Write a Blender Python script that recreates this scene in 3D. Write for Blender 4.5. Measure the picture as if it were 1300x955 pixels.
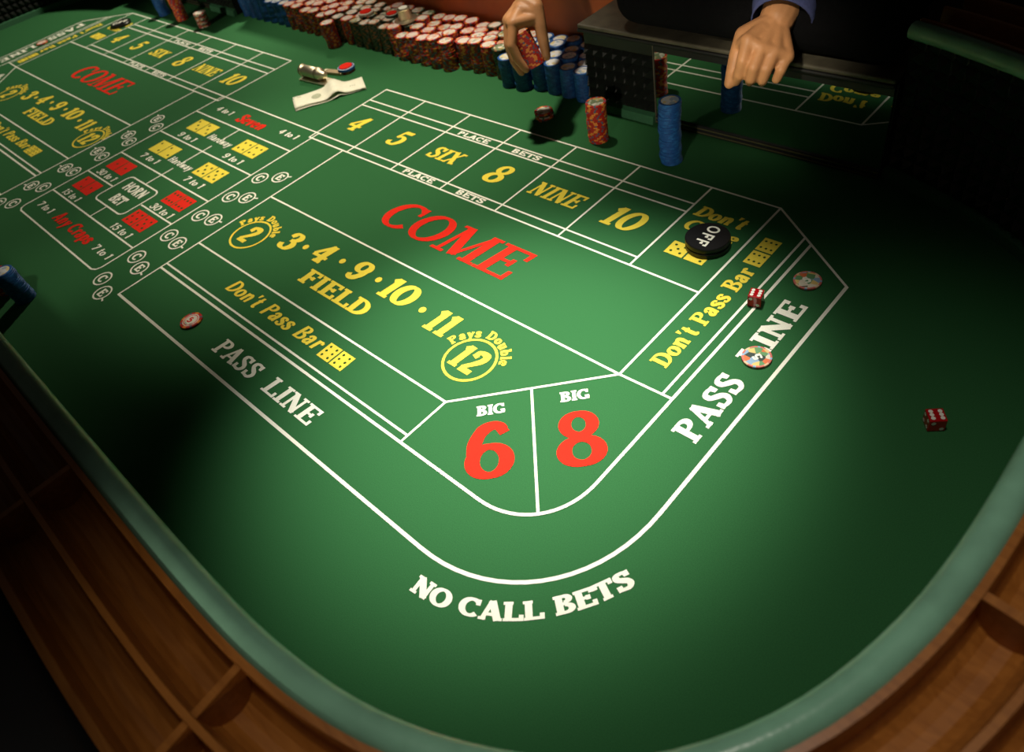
import bpy, bmesh, math, random
from mathutils import Vector, Matrix
random.seed(7)
scene = bpy.context.scene
for o in list(bpy.data.objects): bpy.data.objects.remove(o)
COL = scene.collection
R = math.radians
FZ = 0.72                     # height of the felt above the floor; everything below is written with the felt at z = 0

# ------------------------------------------------------------------ camera
cam_d = bpy.data.cameras.new('camera'); cam = bpy.data.objects.new('camera', cam_d); COL.objects.link(cam)
cam_d.sensor_width = 36; cam_d.lens = 936.943 / 1300 * 36
cam_d.shift_y = -44.5 / 1300
cam_d.clip_start = 0.01
rot = Matrix.Rotation(0.925342776, 3, 'Z') @ Matrix.Rotation(0.8064651644, 3, 'X') @ Matrix.Rotation(-0.253704285, 3, 'Z')
cam.matrix_world = Matrix.Translation((0, 0, FZ + 0.75)) @ rot.to_4x4()
scene.camera = cam

# ------------------------------------------------------------------ world and lights
w = bpy.data.worlds.new('world'); scene.world = w; w.use_nodes = True
w.node_tree.nodes['Background'].inputs[0].default_value = (1.0, 0.85, 0.7, 1)
w.node_tree.nodes['Background'].inputs[1].default_value = 0.010
def spot(name, loc, target, power, cone, blend, radius, color):
    d = bpy.data.lights.new(name, 'SPOT'); o = bpy.data.objects.new(name, d); COL.objects.link(o)
    d.energy = power; d.spot_size = R(cone); d.spot_blend = blend; d.shadow_soft_size = radius; d.color = color
    o.location = (loc[0], loc[1], loc[2] + FZ)
    o.rotation_euler = (Vector(target) - Vector(loc)).to_track_quat('-Z', 'Y').to_euler()
    return o
WARM = (1.0, 0.90, 0.72)
spot('table_lamp_near', (-0.66, 0.85, 1.45), (-0.565, 0.43, 0), 260, 33, 1.0, 0.07, (1.0, 0.95, 0.84))
spot('corner_fill', (-0.22, 0.26, 1.70), (-0.10, 0.27, 0), 31, 48, 1.0, 0.10, (1.0, 0.93, 0.80))  # added fill, no real fixture: lifts the rails and near corner
spot('table_lamp_centre', (-1.32, 1.06, 1.75), (-1.30, 0.74, 0), 170, 42, 1.0, 0.05, WARM)
spot('table_lamp_left', (-2.75, 1.85, 1.35), (-2.70, 0.5, 0), 135, 80, 0.8, 0.05, WARM)
spot('bank_fill', (-2.02, 1.02, 1.6), (-2.02, 1.10, 0), 62, 30, 1.0, 0.05, WARM)  # invented spot that brightens the left part of the chip bank
spot('mirror_front_fill', (0.1, -1.7, 0.78), (-0.76, 1.05, 0.13), 120, 11, 0.9, 0.08, WARM)  # added low frontal fill for upright faces before the mirror
spot('dealer_hand_fill', (-0.30, -0.20, 1.20), (-0.54, 1.01, 0.22), 75, 9, 0.9, 0.05, WARM)  # made-up narrow spot, brightens only the dealer's hand
spot('blue_stack_fill', (-0.55, -0.35, 1.20), (-1.50, 0.05, 0.04), 26, 13, 1.0, 0.05, WARM)  # extra fill with no known source, for the near-left blue stack
spot('left_stacks_fill', (-1.7, -1.9, 0.95), (-2.60, 1.02, 0.12), 120, 13, 0.9, 0.08, WARM)  # added frontal fill for the stacks at the far left end
cam_d.dof.use_dof = True; cam_d.dof.focus_distance = 1.05; cam_d.dof.aperture_fstop = 5.6
scene.view_settings.view_transform = 'Standard'; scene.view_settings.look = 'None'
scene.view_settings.gamma = 1; scene.view_settings.use_curve_mapping = False
scene.view_settings.exposure = 0.0

# ------------------------------------------------------------------ materials
MATS = {}
def mat(name, color, rough=0.6, metal=0.0, noise=0.0, nscale=60.0, bump=0.0, bscale=400.0, sheen=0.0, coat=0.0, spec=0.5, trans=0.0, color2=None, emit=None):
    m = bpy.data.materials.new(name); m.use_nodes = True; MATS[name] = m
    nt = m.node_tree; b = nt.nodes['Principled BSDF']
    b.inputs['Base Color'].default_value = (*color, 1); b.inputs['Roughness'].default_value = rough
    b.inputs['Metallic'].default_value = metal; b.inputs['Sheen Weight'].default_value = sheen
    b.inputs['Coat Weight'].default_value = coat; b.inputs['Specular IOR Level'].default_value = spec
    b.inputs['Transmission Weight'].default_value = trans
    tc = nt.nodes.new('ShaderNodeTexCoord')
    if noise > 0 or color2:
        n = nt.nodes.new('ShaderNodeTexNoise'); n.inputs['Scale'].default_value = nscale; n.inputs['Detail'].default_value = 4
        nt.links.new(tc.outputs['Object'], n.inputs['Vector'])
        r = nt.nodes.new('ShaderNodeValToRGB'); r.color_ramp.elements[0].position = 0.3; r.color_ramp.elements[1].position = 0.7
        c2 = color2 if color2 else tuple(min(1, c * (1 + noise)) for c in color)
        c1 = color if color2 else tuple(c * (1 - noise) for c in color)
        r.color_ramp.elements[0].color = (*c1, 1); r.color_ramp.elements[1].color = (*c2, 1)
        nt.links.new(n.outputs['Fac'], r.inputs['Fac']); nt.links.new(r.outputs['Color'], b.inputs['Base Color'])
    if bump > 0:
        n2 = nt.nodes.new('ShaderNodeTexNoise'); n2.inputs['Scale'].default_value = bscale; n2.inputs['Detail'].default_value = 3
        nt.links.new(tc.outputs['Object'], n2.inputs['Vector'])
        bp = nt.nodes.new('ShaderNodeBump'); bp.inputs['Strength'].default_value = bump; bp.inputs['Distance'].default_value = 0.001
        nt.links.new(n2.outputs['Fac'], bp.inputs['Height']); nt.links.new(bp.outputs['Normal'], b.inputs['Normal'])
    return m
mat('felt', (0.028, 0.124, 0.042), 0.95, noise=0.16, nscale=900, bump=0.35, bscale=1400, sheen=0.0, spec=0.1)
mat('felt_pip', (0.02, 0.07, 0.02), 0.95, noise=0.1, spec=0.1)
mat('print_white', (0.86, 0.86, 0.74), 0.9, noise=0.08, nscale=900, spec=0.1)
mat('print_yellow', (0.82, 0.66, 0.07), 0.9, noise=0.08, nscale=900, spec=0.1)
mat('print_red', (0.75, 0.025, 0.012), 0.9, noise=0.10, nscale=900, spec=0.1)
mat('rubber', (0.010, 0.012, 0.010), 0.32, noise=0.2, spec=0.35)
mat('black_lip', (0.008, 0.008, 0.008), 0.5, noise=0.2)
mat('laminate', (0.085, 0.075, 0.05), 0.55, noise=0.25, nscale=40, bump=0.1)
mat('baseboard_felt', (0.025, 0.12, 0.05), 0.8, noise=0.2, nscale=500, bump=0.3)
mat('green_vinyl', (0.21, 0.43, 0.30), 0.26, noise=0.12, nscale=30, bump=0.15, bscale=300, coat=0.15)
mat('black_vinyl', (0.008, 0.008, 0.009), 0.6, noise=0.1, bump=0.2, bscale=300)
mat('brown_panel', (0.48, 0.10, 0.018), 0.55, noise=0.22, nscale=9, bump=0.15, bscale=200)
mat('brass_strip', (0.45, 0.38, 0.2), 0.35, metal=0.9, noise=0.1)
mat('mirror', (0.52, 0.56, 0.53), 0.015, metal=1.0)
mat('steel', (0.80, 0.72, 0.52), 0.42, metal=1.0, noise=0.08, nscale=80, bump=0.05)
mat('steel_dark', (0.42, 0.33, 0.20), 0.5, metal=1.0, noise=0.2, nscale=80)
mat('puck_black', (0.006, 0.006, 0.007), 0.35, noise=0.1, spec=0.4)
mat('puck_groove', (0.06, 0.05, 0.02), 0.4, noise=0.1)
mat('die_red', (0.55, 0.008, 0.012), 0.12, trans=0.25, noise=0.05, coat=0.4)
mat('die_pip', (0.85, 0.82, 0.74), 0.4, noise=0.03)
mat('bill_paper', (0.80, 0.78, 0.62), 0.8, noise=0.05, nscale=120, bump=0.2, bscale=150)
mat('bill_ink', (0.42, 0.44, 0.30), 0.85, noise=0.25, nscale=300)
mat('skin', (0.56, 0.26, 0.11), 0.5, noise=0.10, nscale=45, bump=0.25, bscale=260, spec=0.4)
mat('nail', (0.55, 0.30, 0.18), 0.35, noise=0.05)
mat('blue_cloth', (0.075, 0.09, 0.24), 0.85, noise=0.15, nscale=300, bump=0.3, bscale=500)
mat('black_cloth', (0.004, 0.004, 0.0045), 0.95, noise=0.2, nscale=200, spec=0.1)
mat('hair', (0.01, 0.008, 0.006), 0.7, noise=0.3)
mat('carpet', (0.03, 0.008, 0.008), 0.95, color2=(0.02, 0.012, 0.006), nscale=12)
mat('room_wall', (0.03, 0.02, 0.015), 0.9, noise=0.2, nscale=5)
def wood(name, c1, c2):
    m = bpy.data.materials.new(name); m.use_nodes = True; MATS[name] = m; nt = m.node_tree; b = nt.nodes['Principled BSDF']
    tc = nt.nodes.new('ShaderNodeTexCoord'); mp = nt.nodes.new('ShaderNodeMapping'); mp.inputs['Scale'].default_value = (6, 60, 60)
    n = nt.nodes.new('ShaderNodeTexNoise'); n.inputs['Scale'].default_value = 2.0; n.inputs['Detail'].default_value = 6; n.inputs['Distortion'].default_value = 1.2
    r = nt.nodes.new('ShaderNodeValToRGB'); r.color_ramp.elements[0].position = 0.3; r.color_ramp.elements[1].position = 0.7
    r.color_ramp.elements[0].color = (*c1, 1); r.color_ramp.elements[1].color = (*c2, 1)
    nt.links.new(tc.outputs['Object'], mp.inputs['Vector']); nt.links.new(mp.outputs['Vector'], n.inputs['Vector'])
    nt.links.new(n.outputs['Fac'], r.inputs['Fac']); nt.links.new(r.outputs['Color'], b.inputs['Base Color'])
    b.inputs['Roughness'].default_value = 0.4; b.inputs['Coat Weight'].default_value = 0.2
wood('rail_wood', (0.26, 0.085, 0.012), (0.40, 0.145, 0.025))
wood('dark_wood', (0.05, 0.018, 0.006), (0.09, 0.035, 0.012))
# chips: clay edge, edge spots and printed face
CH = {'red': ((0.50, 0.018, 0.010), (0.80, 0.27, 0.04), (0.10, 0.13, 0.20)),
      'blue': ((0.012, 0.085, 0.30), (0.02, 0.13, 0.38), (0.012, 0.07, 0.26)),
      'green': ((0.018, 0.045, 0.022), (0.30, 0.10, 0.03), (0.10, 0.10, 0.06)),
      'pink': ((0.62, 0.15, 0.12), (0.72, 0.50, 0.30), (0.25, 0.42, 0.60)),
      'white': ((0.62, 0.50, 0.40), (0.55, 0.05, 0.04), (0.05, 0.16, 0.06))}
for k, (a, b_, c_) in CH.items():
    mat('chip_%s' % k, a, 0.5, noise=0.12, nscale=200); mat('chip_%s_spot' % k, b_, 0.5, noise=0.12, nscale=200); mat('chip_%s_mark' % k, c_, 0.5, noise=0.12, nscale=200)
def inlay(name, cols, scale):
    m = bpy.data.materials.new(name); m.use_nodes = True; MATS[name] = m; nt = m.node_tree; b = nt.nodes['Principled BSDF']
    tc = nt.nodes.new('ShaderNodeTexCoord'); v = nt.nodes.new('ShaderNodeTexVoronoi'); v.inputs['Scale'].default_value = scale
    oi = nt.nodes.new('ShaderNodeObjectInfo'); ad = nt.nodes.new('ShaderNodeVectorMath'); ad.operation = 'ADD'
    nt.links.new(tc.outputs['Object'], ad.inputs[0]); nt.links.new(oi.outputs['Random'], ad.inputs[1]); nt.links.new(ad.outputs[0], v.inputs['Vector'])
    sx = nt.nodes.new('ShaderNodeSeparateColor'); nt.links.new(v.outputs['Color'], sx.inputs['Color'])
    r = nt.nodes.new('ShaderNodeValToRGB'); r.color_ramp.interpolation = 'CONSTANT'
    els = r.color_ramp.elements
    while len(els) < len(cols): els.new(0.5)
    for i, (p, c) in enumerate(cols): els[i].position = p; els[i].color = (*c, 1)
    nt.links.new(sx.outputs[0], r.inputs['Fac']); nt.links.new(r.outputs['Color'], b.inputs['Base Color']); b.inputs['Roughness'].default_value = 0.4
WH = (0.80, 0.74, 0.66)
inlay('inlay_pale', [(0, WH), (0.55, (0.72, 0.62, 0.45)), (0.72, (0.45, 0.50, 0.40)), (0.86, (0.75, 0.35, 0.2))], 130)
inlay('inlay_blue', [(0, (0.70, 0.72, 0.75)), (0.5, (0.75, 0.62, 0.3)), (0.7, (0.35, 0.45, 0.55)), (0.85, (0.75, 0.7, 0.65))], 130)
inlay('inlay_red', [(0, (0.78, 0.62, 0.55)), (0.5, (0.75, 0.42, 0.32)), (0.75, WH)], 130)
inlay('inlay_green', [(0, (0.55, 0.58, 0.45)), (0.4, (0.20, 0.26, 0.14)), (0.65, WH), (0.85, (0.55, 0.4, 0.12))], 130)
inlay('inlay_picture', [(0, (0.72, 0.66, 0.52)), (0.22, (0.12, 0.30, 0.12)), (0.42, (0.70, 0.16, 0.05)), (0.60, (0.75, 0.55, 0.18)), (0.74, (0.25, 0.40, 0.55)), (0.88, (0.03, 0.05, 0.04))], 110)

# ------------------------------------------------------------------ builders
class MB:
    def __init__(s): s.v = []; s.f = []; s.m = []; s.sm = []
    def add(s, vs, fs, mi=0, smooth=False):
        o = len(s.v); s.v += [tuple(p) for p in vs]
        for f in fs: s.f.append(tuple(i + o for i in f)); s.m.append(mi); s.sm.append(smooth)
    def box(s, x0, x1, y0, y1, z0, z1, mi=0):
        s.add([(x0, y0, z0), (x1, y0, z0), (x1, y1, z0), (x0, y1, z0), (x0, y0, z1), (x1, y0, z1), (x1, y1, z1), (x0, y1, z1)],
              [(0, 3, 2, 1), (4, 5, 6, 7), (0, 1, 5, 4), (1, 2, 6, 5), (2, 3, 7, 6), (3, 0, 4, 7)], mi)
    def lathe(s, prof, n=32, mi=0, c=(0, 0, 0), smooth=False, caps=True, mis=None):
        base = []
        for (r, z) in prof: base.append([(c[0] + r * math.cos(2 * math.pi * i / n), c[1] + r * math.sin(2 * math.pi * i / n), c[2] + z) for i in range(n)])
        o = len(s.v)
        for ring in base: s.v += ring
        for k in range(len(prof) - 1):
            for i in range(n):
                j = (i + 1) % n
                s.f.append((o + k * n + i, o + k * n + j, o + (k + 1) * n + j, o + (k + 1) * n + i)); s.m.append(mis[k] if mis else mi); s.sm.append(smooth)
        if caps:
            s.f.append(tuple(o + i for i in reversed(range(n)))); s.m.append(mi); s.sm.append(False)
            k = len(prof) - 1; s.f.append(tuple(o + k * n + i for i in range(n))); s.m.append(mis[-1] if mis else mi); s.sm.append(False)
    def mesh(s, name, mats):
        me = bpy.data.meshes.new(name); me.from_pydata(s.v, [], s.f)
        for m in (mats if isinstance(mats, (list, tuple)) else [mats]): me.materials.append(MATS[m])
        me.polygons.foreach_set('material_index', s.m); me.polygons.foreach_set('use_smooth', s.sm); me.update()
        return me
    def build(s, name, mats, parent=None, loc=(0, 0, 0), rotz=0):
        return link(name, s.mesh(name, mats), parent, loc, rotz)
def link(name, me, parent=None, loc=(0, 0, 0), rotz=0):
    o = bpy.data.objects.new(name, me); COL.objects.link(o); o.parent = parent; o.location = loc; o.rotation_euler = (0, 0, rotz); return o
def empty(name, loc=(0, 0, 0), rotz=0):
    o = bpy.data.objects.new(name, None); COL.objects.link(o); o.location = loc; o.rotation_euler = (0, 0, rotz); o.empty_display_size = 0.02; return o
def tag(o, label, cat=None, group=None, kind=None):
    if label: o['label'] = label
    if cat: o['category'] = cat
    if group: o['group'] = group
    if kind: o['kind'] = kind
    return o
def bevel(o, wd, seg=2):
    m = o.modifiers.new('bevel', 'BEVEL'); m.width = wd; m.segments = seg; m.limit_method = 'ANGLE'; return o
def crom(pts, n=8):
    out = []
    P = [pts[0]] + list(pts) + [pts[-1]]
    for i in range(1, len(P) - 2):
        for k in range(n):
            t = k / n
            out.append(tuple(0.5 * (2 * P[i][d] + (P[i + 1][d] - P[i - 1][d]) * t + (2 * P[i - 1][d] - 5 * P[i][d] + 4 * P[i + 1][d] - P[i + 2][d]) * t * t
                       + (3 * P[i][d] - P[i - 1][d] - 3 * P[i + 1][d] + P[i + 2][d]) * t ** 3) for d in range(len(pts[0]))))
    out.append(tuple(pts[-1])); return out

# ------------------------------------------------------------------ the room
def plane_struct(name, m, x0, x1, y0, y1, z0, z1):
    b = MB(); b.box(x0, x1, y0, y1, z0, z1); o = b.build(name, m); o['kind'] = 'structure'; return o
plane_struct('floor', 'carpet', -7, 4, -4, 6, -FZ - 0.1, -FZ)
plane_struct('wall_back', 'room_wall', -7, 4, 6, 6.1, -FZ, 2.5)

# ------------------------------------------------------------------ craps table
table = tag(empty('craps_table', (0, 0, -FZ)), 'long craps table with green printed felt, rubber walls and wooden chip rail', 'craps table')
TZ = FZ          # children of the table are written with felt at z = 0
def tpart(mb, name, mats, parent=None):
    o = mb.build(name, mats, parent or table)
    if parent is None: o.location = (0, 0, TZ)
    return o
ctrl = [(-0.36, 1.074), (-0.32, 1.062), (-0.244, 1.033), (-0.179, 1.003), (-0.117, 0.962), (-0.062, 0.905), (-0.029, 0.82), (-0.016, 0.70), (-0.014, 0.52), (-0.016, 0.36),
        (-0.028, 0.26), (-0.056, 0.172), (-0.105, 0.097), (-0.17, 0.046), (-0.25, 0.008), (-0.34, -0.012), (-0.46, -0.020), (-0.7, -0.0215), (-1.2, -0.0215), (-1.7, -0.0215), (-2.2, -0.0215),
        (-2.7, -0.0215), (-2.95, -0.018), (-3.06, -0.008), (-3.16, 0.014), (-3.25, 0.055), (-3.32, 0.12), (-3.365, 0.21), (-3.388, 0.33), (-3.396, 0.46), (-3.398, 0.60),
        (-3.395, 0.72), (-3.38, 0.815), (-3.345, 0.892), (-3.29, 0.955), (-3.21, 1.005), (-3.11, 1.045), (-3.0, 1.074)]
dense = crom(ctrl, 10)
def resample(pts, step):
    out = [pts[0]]; acc = 0
    for a, b in zip(pts, pts[1:]):
        seg = math.hypot(b[0] - a[0], b[1] - a[1]); d = 0
        while acc + (seg - d) >= step:
            d += step - acc; acc = 0
            out.append((a[0] + (b[0] - a[0]) * d / seg, a[1] + (b[1] - a[1]) * d / seg))
        acc += seg - d
    out.append(pts[-1]); return out
def normals(pts):
    ns = []
    for i in range(len(pts)):
        a = pts[max(0, i - 1)]; b = pts[min(len(pts) - 1, i + 1)]
        t = Vector((b[0] - a[0], b[1] - a[1])).normalized(); ns.append((-t.y, t.x))
    return ns
path = resample(dense, 0.022); pn = normals(path)
def recess(y): t = min(1, max(0, (0.75 - y) / 0.3)); return 0.013 * t * t * (3 - 2 * t)
def sweep(prof, smooth=True, mi=0, closed=True, vary=False):
    b = MB(); n = len(prof); vs = []
    for (x, y), (nx, ny) in zip(path, pn):
        e = recess(y) if vary else 0
        vs += [(x + nx * (o + e), y + ny * (o + e), z) for o, z in prof]
    fs = []
    for i in range(len(path) - 1):
        for k in range(n if closed else n - 1):
            j = (k + 1) % n
            fs.append((i * n + k, i * n + j, (i + 1) * n + j, (i + 1) * n + k))
    b.add(vs, fs, mi, smooth)
    if closed:
        b.add(vs[:n], [tuple(reversed(range(n)))]); b.add(vs[-n:], [tuple(range(n))])
    return b
# felt (with the recess for the bank)
XR0, XR1 = -2.405, -0.953          # recess limits
YB = 1.212                          # back of the recess
fb = MB()
outline = [(x + nx * 0.0265, y + ny * 0.0265) for (x, y), (nx, ny) in zip(path, pn)] + [(-3.0, 1.0795), (XR0 - 0.0, 1.0795), (XR0, YB), (XR1, YB), (XR1, 1.0795), (-0.36, 1.0795)]
n = len(outline)
fb.add([(x, y, 0) for x, y in outline] + [(x, y, -0.03) for x, y in outline], [tuple(reversed(range(n))), tuple(range(n, 2 * n))] + [(i, (i + 1) % n, n + (i + 1) % n, n + i) for i in range(n)])
felt = tpart(fb, 'felt', 'felt'); felt['label'] = 'green felt playing surface with printed betting layout'
# --- player side walls and rail
H = 0.25
wb = sweep([(0.027, -0.03), (0.027, H - 0.055), (0.12, H - 0.055), (0.12, -0.03)], smooth=False, vary=False); tpart(wb, 'tub_wall', 'black_lip')
def pyramids(b, pts, ns, rows, z0, pz, depth):
    for i in range(len(pts) - 1):
        (xa, ya), (xb, yb) = pts[i], pts[i + 1]; nx, ny = ns[i]
        for r in range(rows):
            za, zb = z0 + r * pz, z0 + (r + 1) * pz
            cx, cy = (xa + xb) / 2 - nx * depth, (ya + yb) / 2 - ny * depth
            b.add([(xa, ya, za), (xb, yb, za), (xb, yb, zb), (xa, ya, zb), (cx, cy, (za + zb) / 2)], [(0, 1, 4), (1, 2, 4), (2, 3, 4), (3, 0, 4)])
pb = MB(); ppath = [(x + nx * (0.012 + recess(y)), y + ny * (0.012 + recess(y))) for (x, y), (nx, ny) in zip(path, pn)]; pyramids(pb, ppath, pn, 10, 0.02, 0.0215, 0.010); o = tpart(pb, 'rubber_lining', 'rubber'); o['label'] = 'black rubber lining moulded into rows of small pyramids'
bb = sweep([(0.0124, 0.0), (0.002, 0.0), (0.003, 0.017), (0.0124, 0.020)], smooth=False, vary=True); tpart(bb, 'base_strip', 'baseboard_felt')
cir = [(0.011 + 0.0125 * math.cos(R(a)), H - 0.011 + 0.0125 * math.sin(R(a))) for a in range(0, 360, 30)]
rb = sweep(cir); o = tpart(rb, 'padded_bead', 'green_vinyl'); o['label'] = 'glossy dark green padded bead along the inner rim'
def trough(o0, wd, dep, seg=8):
    return [(o0 + wd / 2 - wd / 2 * math.cos(math.pi * k / seg), H - 0.002 - dep * math.sin(math.pi * k / seg) ** 0.6) for k in range(seg + 1)]
prof = [(0.022, H - 0.044), (0.022, H)] + [(0.0275, H)] + trough(0.028, 0.041, 0.036) + [(0.0695, H), (0.0745, H)] + trough(0.075, 0.041, 0.036) + [(0.1165, H), (0.123, H), (0.123, H - 0.044)]
cr = sweep(prof, smooth=False); o = tpart(cr, 'chip_rail', 'rail_wood'); o['label'] = 'brown wooden rail with two grooves for chips'
arm = [(0.124, H - 0.05)] + [(0.174 + 0.05 * math.cos(R(a)), H - 0.012 + 0.03 * math.sin(R(a))) for a in range(180, -1, -20)] + [(0.224, H - 0.05)]
o = tpart(sweep(arm), 'armrest', 'black_vinyl')
o = tpart(sweep([(0.121, -0.32), (0.121, H - 0.03), (0.21, H - 0.045), (0.21, H - 0.09), (0.15, H - 0.12), (0.15, -0.32)], smooth=False), 'side_panel', 'dark_wood')
# dividers across the grooves, every 0.303 m along the rail
L = [0]
for a, b in zip(path, path[1:]): L.append(L[-1] + math.hypot(b[0] - a[0], b[1] - a[1]))
i306 = min(range(len(path)), key=lambda i: abs(path[i][1] - 0.306) + (0 if path[i][0] > -0.1 else 9))
db = MB(); wd = 0.0035
for o0 in (0.028, 0.075):
    tr = trough(o0, 0.041, 0.036); tr = [(o0, H - 0.0005)] + tr + [(o0 + 0.041, H - 0.0005)]
    nn = len(tr); vs = [(s * wd, o_, z) for s in (-1, 1) for o_, z in tr]
    db.add(vs, [tuple(range(nn)), tuple(reversed(range(nn, 2 * nn)))] + [(k, nn + k, nn + (k + 1) % nn, (k + 1) % nn) for k in range(nn)])
dme = db.mesh('rail_divider', 'rail_wood')
targets = []
s0 = L[i306]; inear = min(range(len(path)), key=lambda i: abs(path[i][0] + 0.369) + abs(path[i][1] + 0.014))
targets = [s0 - 0.303, s0] + [L[inear] + 0.303 * k for k in range(-1, 9)]
for s in targets:
    i = min(range(len(path)), key=lambda i: abs(L[i] - s))
    nx, ny = pn[i]
    link('rail_divider', dme, table, (path[i][0], path[i][1], TZ), math.atan2(ny, nx) - math.pi / 2)
# --- dealer side: low walls, mirrors and the recess panel
def dealer_wall(xa, xb, xm, label):       # xa..xm rubber block, xm..xb mirror
    s = 1 if xb > xa else -1
    lo, hi = min(xa, xb), max(xa, xb)
    b = MB(); b.box(lo, hi, 1.0805, 1.18, -0.03, 0.158); tpart(b, 'low_wall', 'black_lip')
    b = MB(); b.box(lo - (0.008 if s > 0 else 0), hi + (0 if s > 0 else 0.008), 1.062, 1.185, 0.158, 0.1655); o = tpart(b, 'ledge_lip', 'black_lip'); bevel(o, 0.003)
    b = MB(); b.box(lo - (0.007 if s > 0 else 0), hi + (0 if s > 0 else 0.007), 1.063, 1.184, 0.1656, 0.1735); o = tpart(b, 'ledge_top', 'laminate'); bevel(o, 0.003)
    l2, h2 = min(xa, xm), max(xa, xm)
    b = MB(); b.box(l2, h2, 1.072, 1.0804, 0.0, 0.158); tpart(b, 'block_face', 'rubber')
    nseg = 7; pts = [(l2 + (h2 - l2) * (nseg - k) / nseg, 1.072) for k in range(nseg + 1)]
    b = MB(); pyramids(b, list(reversed(pts)), [(0, 1)] * (nseg + 1), 5, 0.021, 0.0225, 0.019); tpart(b, 'rubber_lining', 'rubber')
    b = MB(); b.add([(l2, 1.072, 0.0), (l2, 1.060, 0.0), (l2, 1.063, 0.016), (l2, 1.072, 0.02), (h2, 1.072, 0.0), (h2, 1.060, 0.0), (h2, 1.063, 0.016), (h2, 1.072, 0.02)],
                    [(0, 1, 2, 3), (7, 6, 5, 4), (0, 4, 5, 1), (1, 5, 6, 2), (2, 6, 7, 3), (3, 7, 4, 0)]); tpart(b, 'base_strip', 'baseboard_felt')
    m0, m1 = min(xm, xb) + 0.002, max(xm, xb) - 0.002
    b = MB(); b.box(m0, m1, 1.0725, 1.080, 0.016, 0.143); o = tpart(b, 'mirror', 'mirror'); o['label'] = label
    b = MB(); b.box(m0, m1, 1.0715, 1.0804, 0.143, 0.158); tpart(b, 'mirror_top_frame', 'black_lip')
    b = MB(); b.box(m0, m1, 1.070, 1.0804, 0.0, 0.016, 0); b.box(m0, m1, 1.0685, 1.0699, 0.003, 0.0048, 1); b.box(m0, m1, 1.0685, 1.0699, 0.011, 0.0128, 1); tpart(b, 'mirror_bottom_frame', ['black_lip', 'brass_strip'])
    e0 = xm if s > 0 else xm - 0.002
    b = MB(); b.box(e0 - 0.0002, e0 + 0.0014, 1.0705, 1.0804, 0.0, 0.158); tpart(b, 'mirror_side_frame', 'laminate')
dealer_wall(-0.953, -0.36, -0.792, 'mirror strip beside the dealer in black, reflecting chips and layout')
dealer_wall(-2.405, -3.0, -2.563, 'mirror strip at the far left of the table')
b = MB(); b.box(XR0, XR1, 1.214, 1.26, -0.03, 0.34); o = tpart(b, 'recess_panel', 'brown_panel'); o['label'] = 'reddish brown panel behind the bank of chips'
b = MB(); b.box(XR0, XR1, 1.200, 1.2138, 0.0, 0.016); tpart(b, 'recess_base_shade', 'black_lip')  # black strip stands in for the shade between chips and panel
for xs in ((XR0 - 0.004, XR0), (XR1, XR1 + 0.0)):
    pass
for px in (-2.75, -0.65):
    b = MB(); b.box(px - 0.22, px + 0.22, 0.2, 0.85, -FZ, -0.06); b.box(px - 0.27, px + 0.27, 0.15, 0.9, -FZ, -FZ + 0.06); tpart(b, 'pedestal', 'dark_wood')
b = MB(); b.box(-3.3, -0.1, 0.1, 1.0, -0.08, -0.0305); tpart(b, 'under_frame', 'dark_wood')

# ------------------------------------------------------------------ printed layout on the felt
LW = 0.0037; ZP = 0.0005
ZI = [0]
def ribbon(b, pts, wdt, z, closed=False, mi=0):
    ZI[0] = (ZI[0] + 1) % 23; z += ZI[0] * 0.000012
    if not closed and len(pts) > 4 and math.hypot(pts[0][0] - pts[-1][0], pts[0][1] - pts[-1][1]) < 1e-6:
        closed = True; pts = pts[:-1]
        if isinstance(wdt, (list, tuple)): wdt = [max(wdt[0], wdt[-1])] + list(wdt[1:-1])
    n = len(pts); vs = []
    for i in range(n):
        if closed: a, c = pts[i - 1], pts[(i + 1) % n]
        else: a, c = pts[max(0, i - 1)], pts[min(n - 1, i + 1)]
        t = Vector((c[0] - a[0], c[1] - a[1]))
        if t.length < 1e-9: t = Vector((1, 0))
        t.normalize()
        h = (wdt[i] if isinstance(wdt, (list, tuple)) else wdt) / 2
        vs += [(pts[i][0] - t.y * h, pts[i][1] + t.x * h, z), (pts[i][0] + t.y * h, pts[i][1] - t.x * h, z)]
    fs = [(2 * i + 1, 2 * i + 3, 2 * i + 2, 2 * i) for i in range(n - 1)]
    if closed: fs.append((2 * n - 1, 1, 0, 2 * n - 2))
    b.add(vs, fs, mi)
XC = -1.679
def line(*pts, wdt=LW, both=False):
    b = MB(); ribbon(b, list(pts), wdt, ZP); b.build('printed_line', 'print_white', felt)
    if both:
        b = MB(); ribbon(b, [(2 * XC - x, y) for x, y in reversed(pts)], wdt, ZP); b.build('printed_line', 'print_white', felt)
Ytop, Yu1, Yu2, Yb1, Yb2, Yf, Yd, Yp1, Yp2, Yp3 = 0.932, 0.8785, 0.8545, 0.7180, 0.6965, 0.5040, 0.3312, 0.2600, 0.2465, 0.158
xs = [-1.470, -1.327, -1.177, -1.027, -0.878, -0.728, -0.5795, -0.4542]
hw = LW / 2
line((xs[0] - hw, Ytop), (xs[7] + hw * .5, Ytop), both=True)
line((xs[0], Yu1), (xs[6], Yu1), both=True); line((xs[0], Yu2), (xs[6], Yu2), both=True)
line((xs[0], Yb1), (xs[6], Yb1), both=True); line((xs[0], Yb2), (xs[7], Yb2), both=True)
line((xs[0], Yb2 - hw), (xs[0], Ytop), both=True)
for x in xs[1:7]: line((x, Yb2), (x, Ytop), both=True)
XD1, XD2, XP = -0.3866, -0.3714, -0.2877
M0 = -1.3405
line((xs[7], Ytop), (xs[7], Yf), both=True)
line((M0, Yp3 - hw), (M0, Yb2), both=True)
line((M0, Yf), (xs[7], Yf), both=True)
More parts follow.
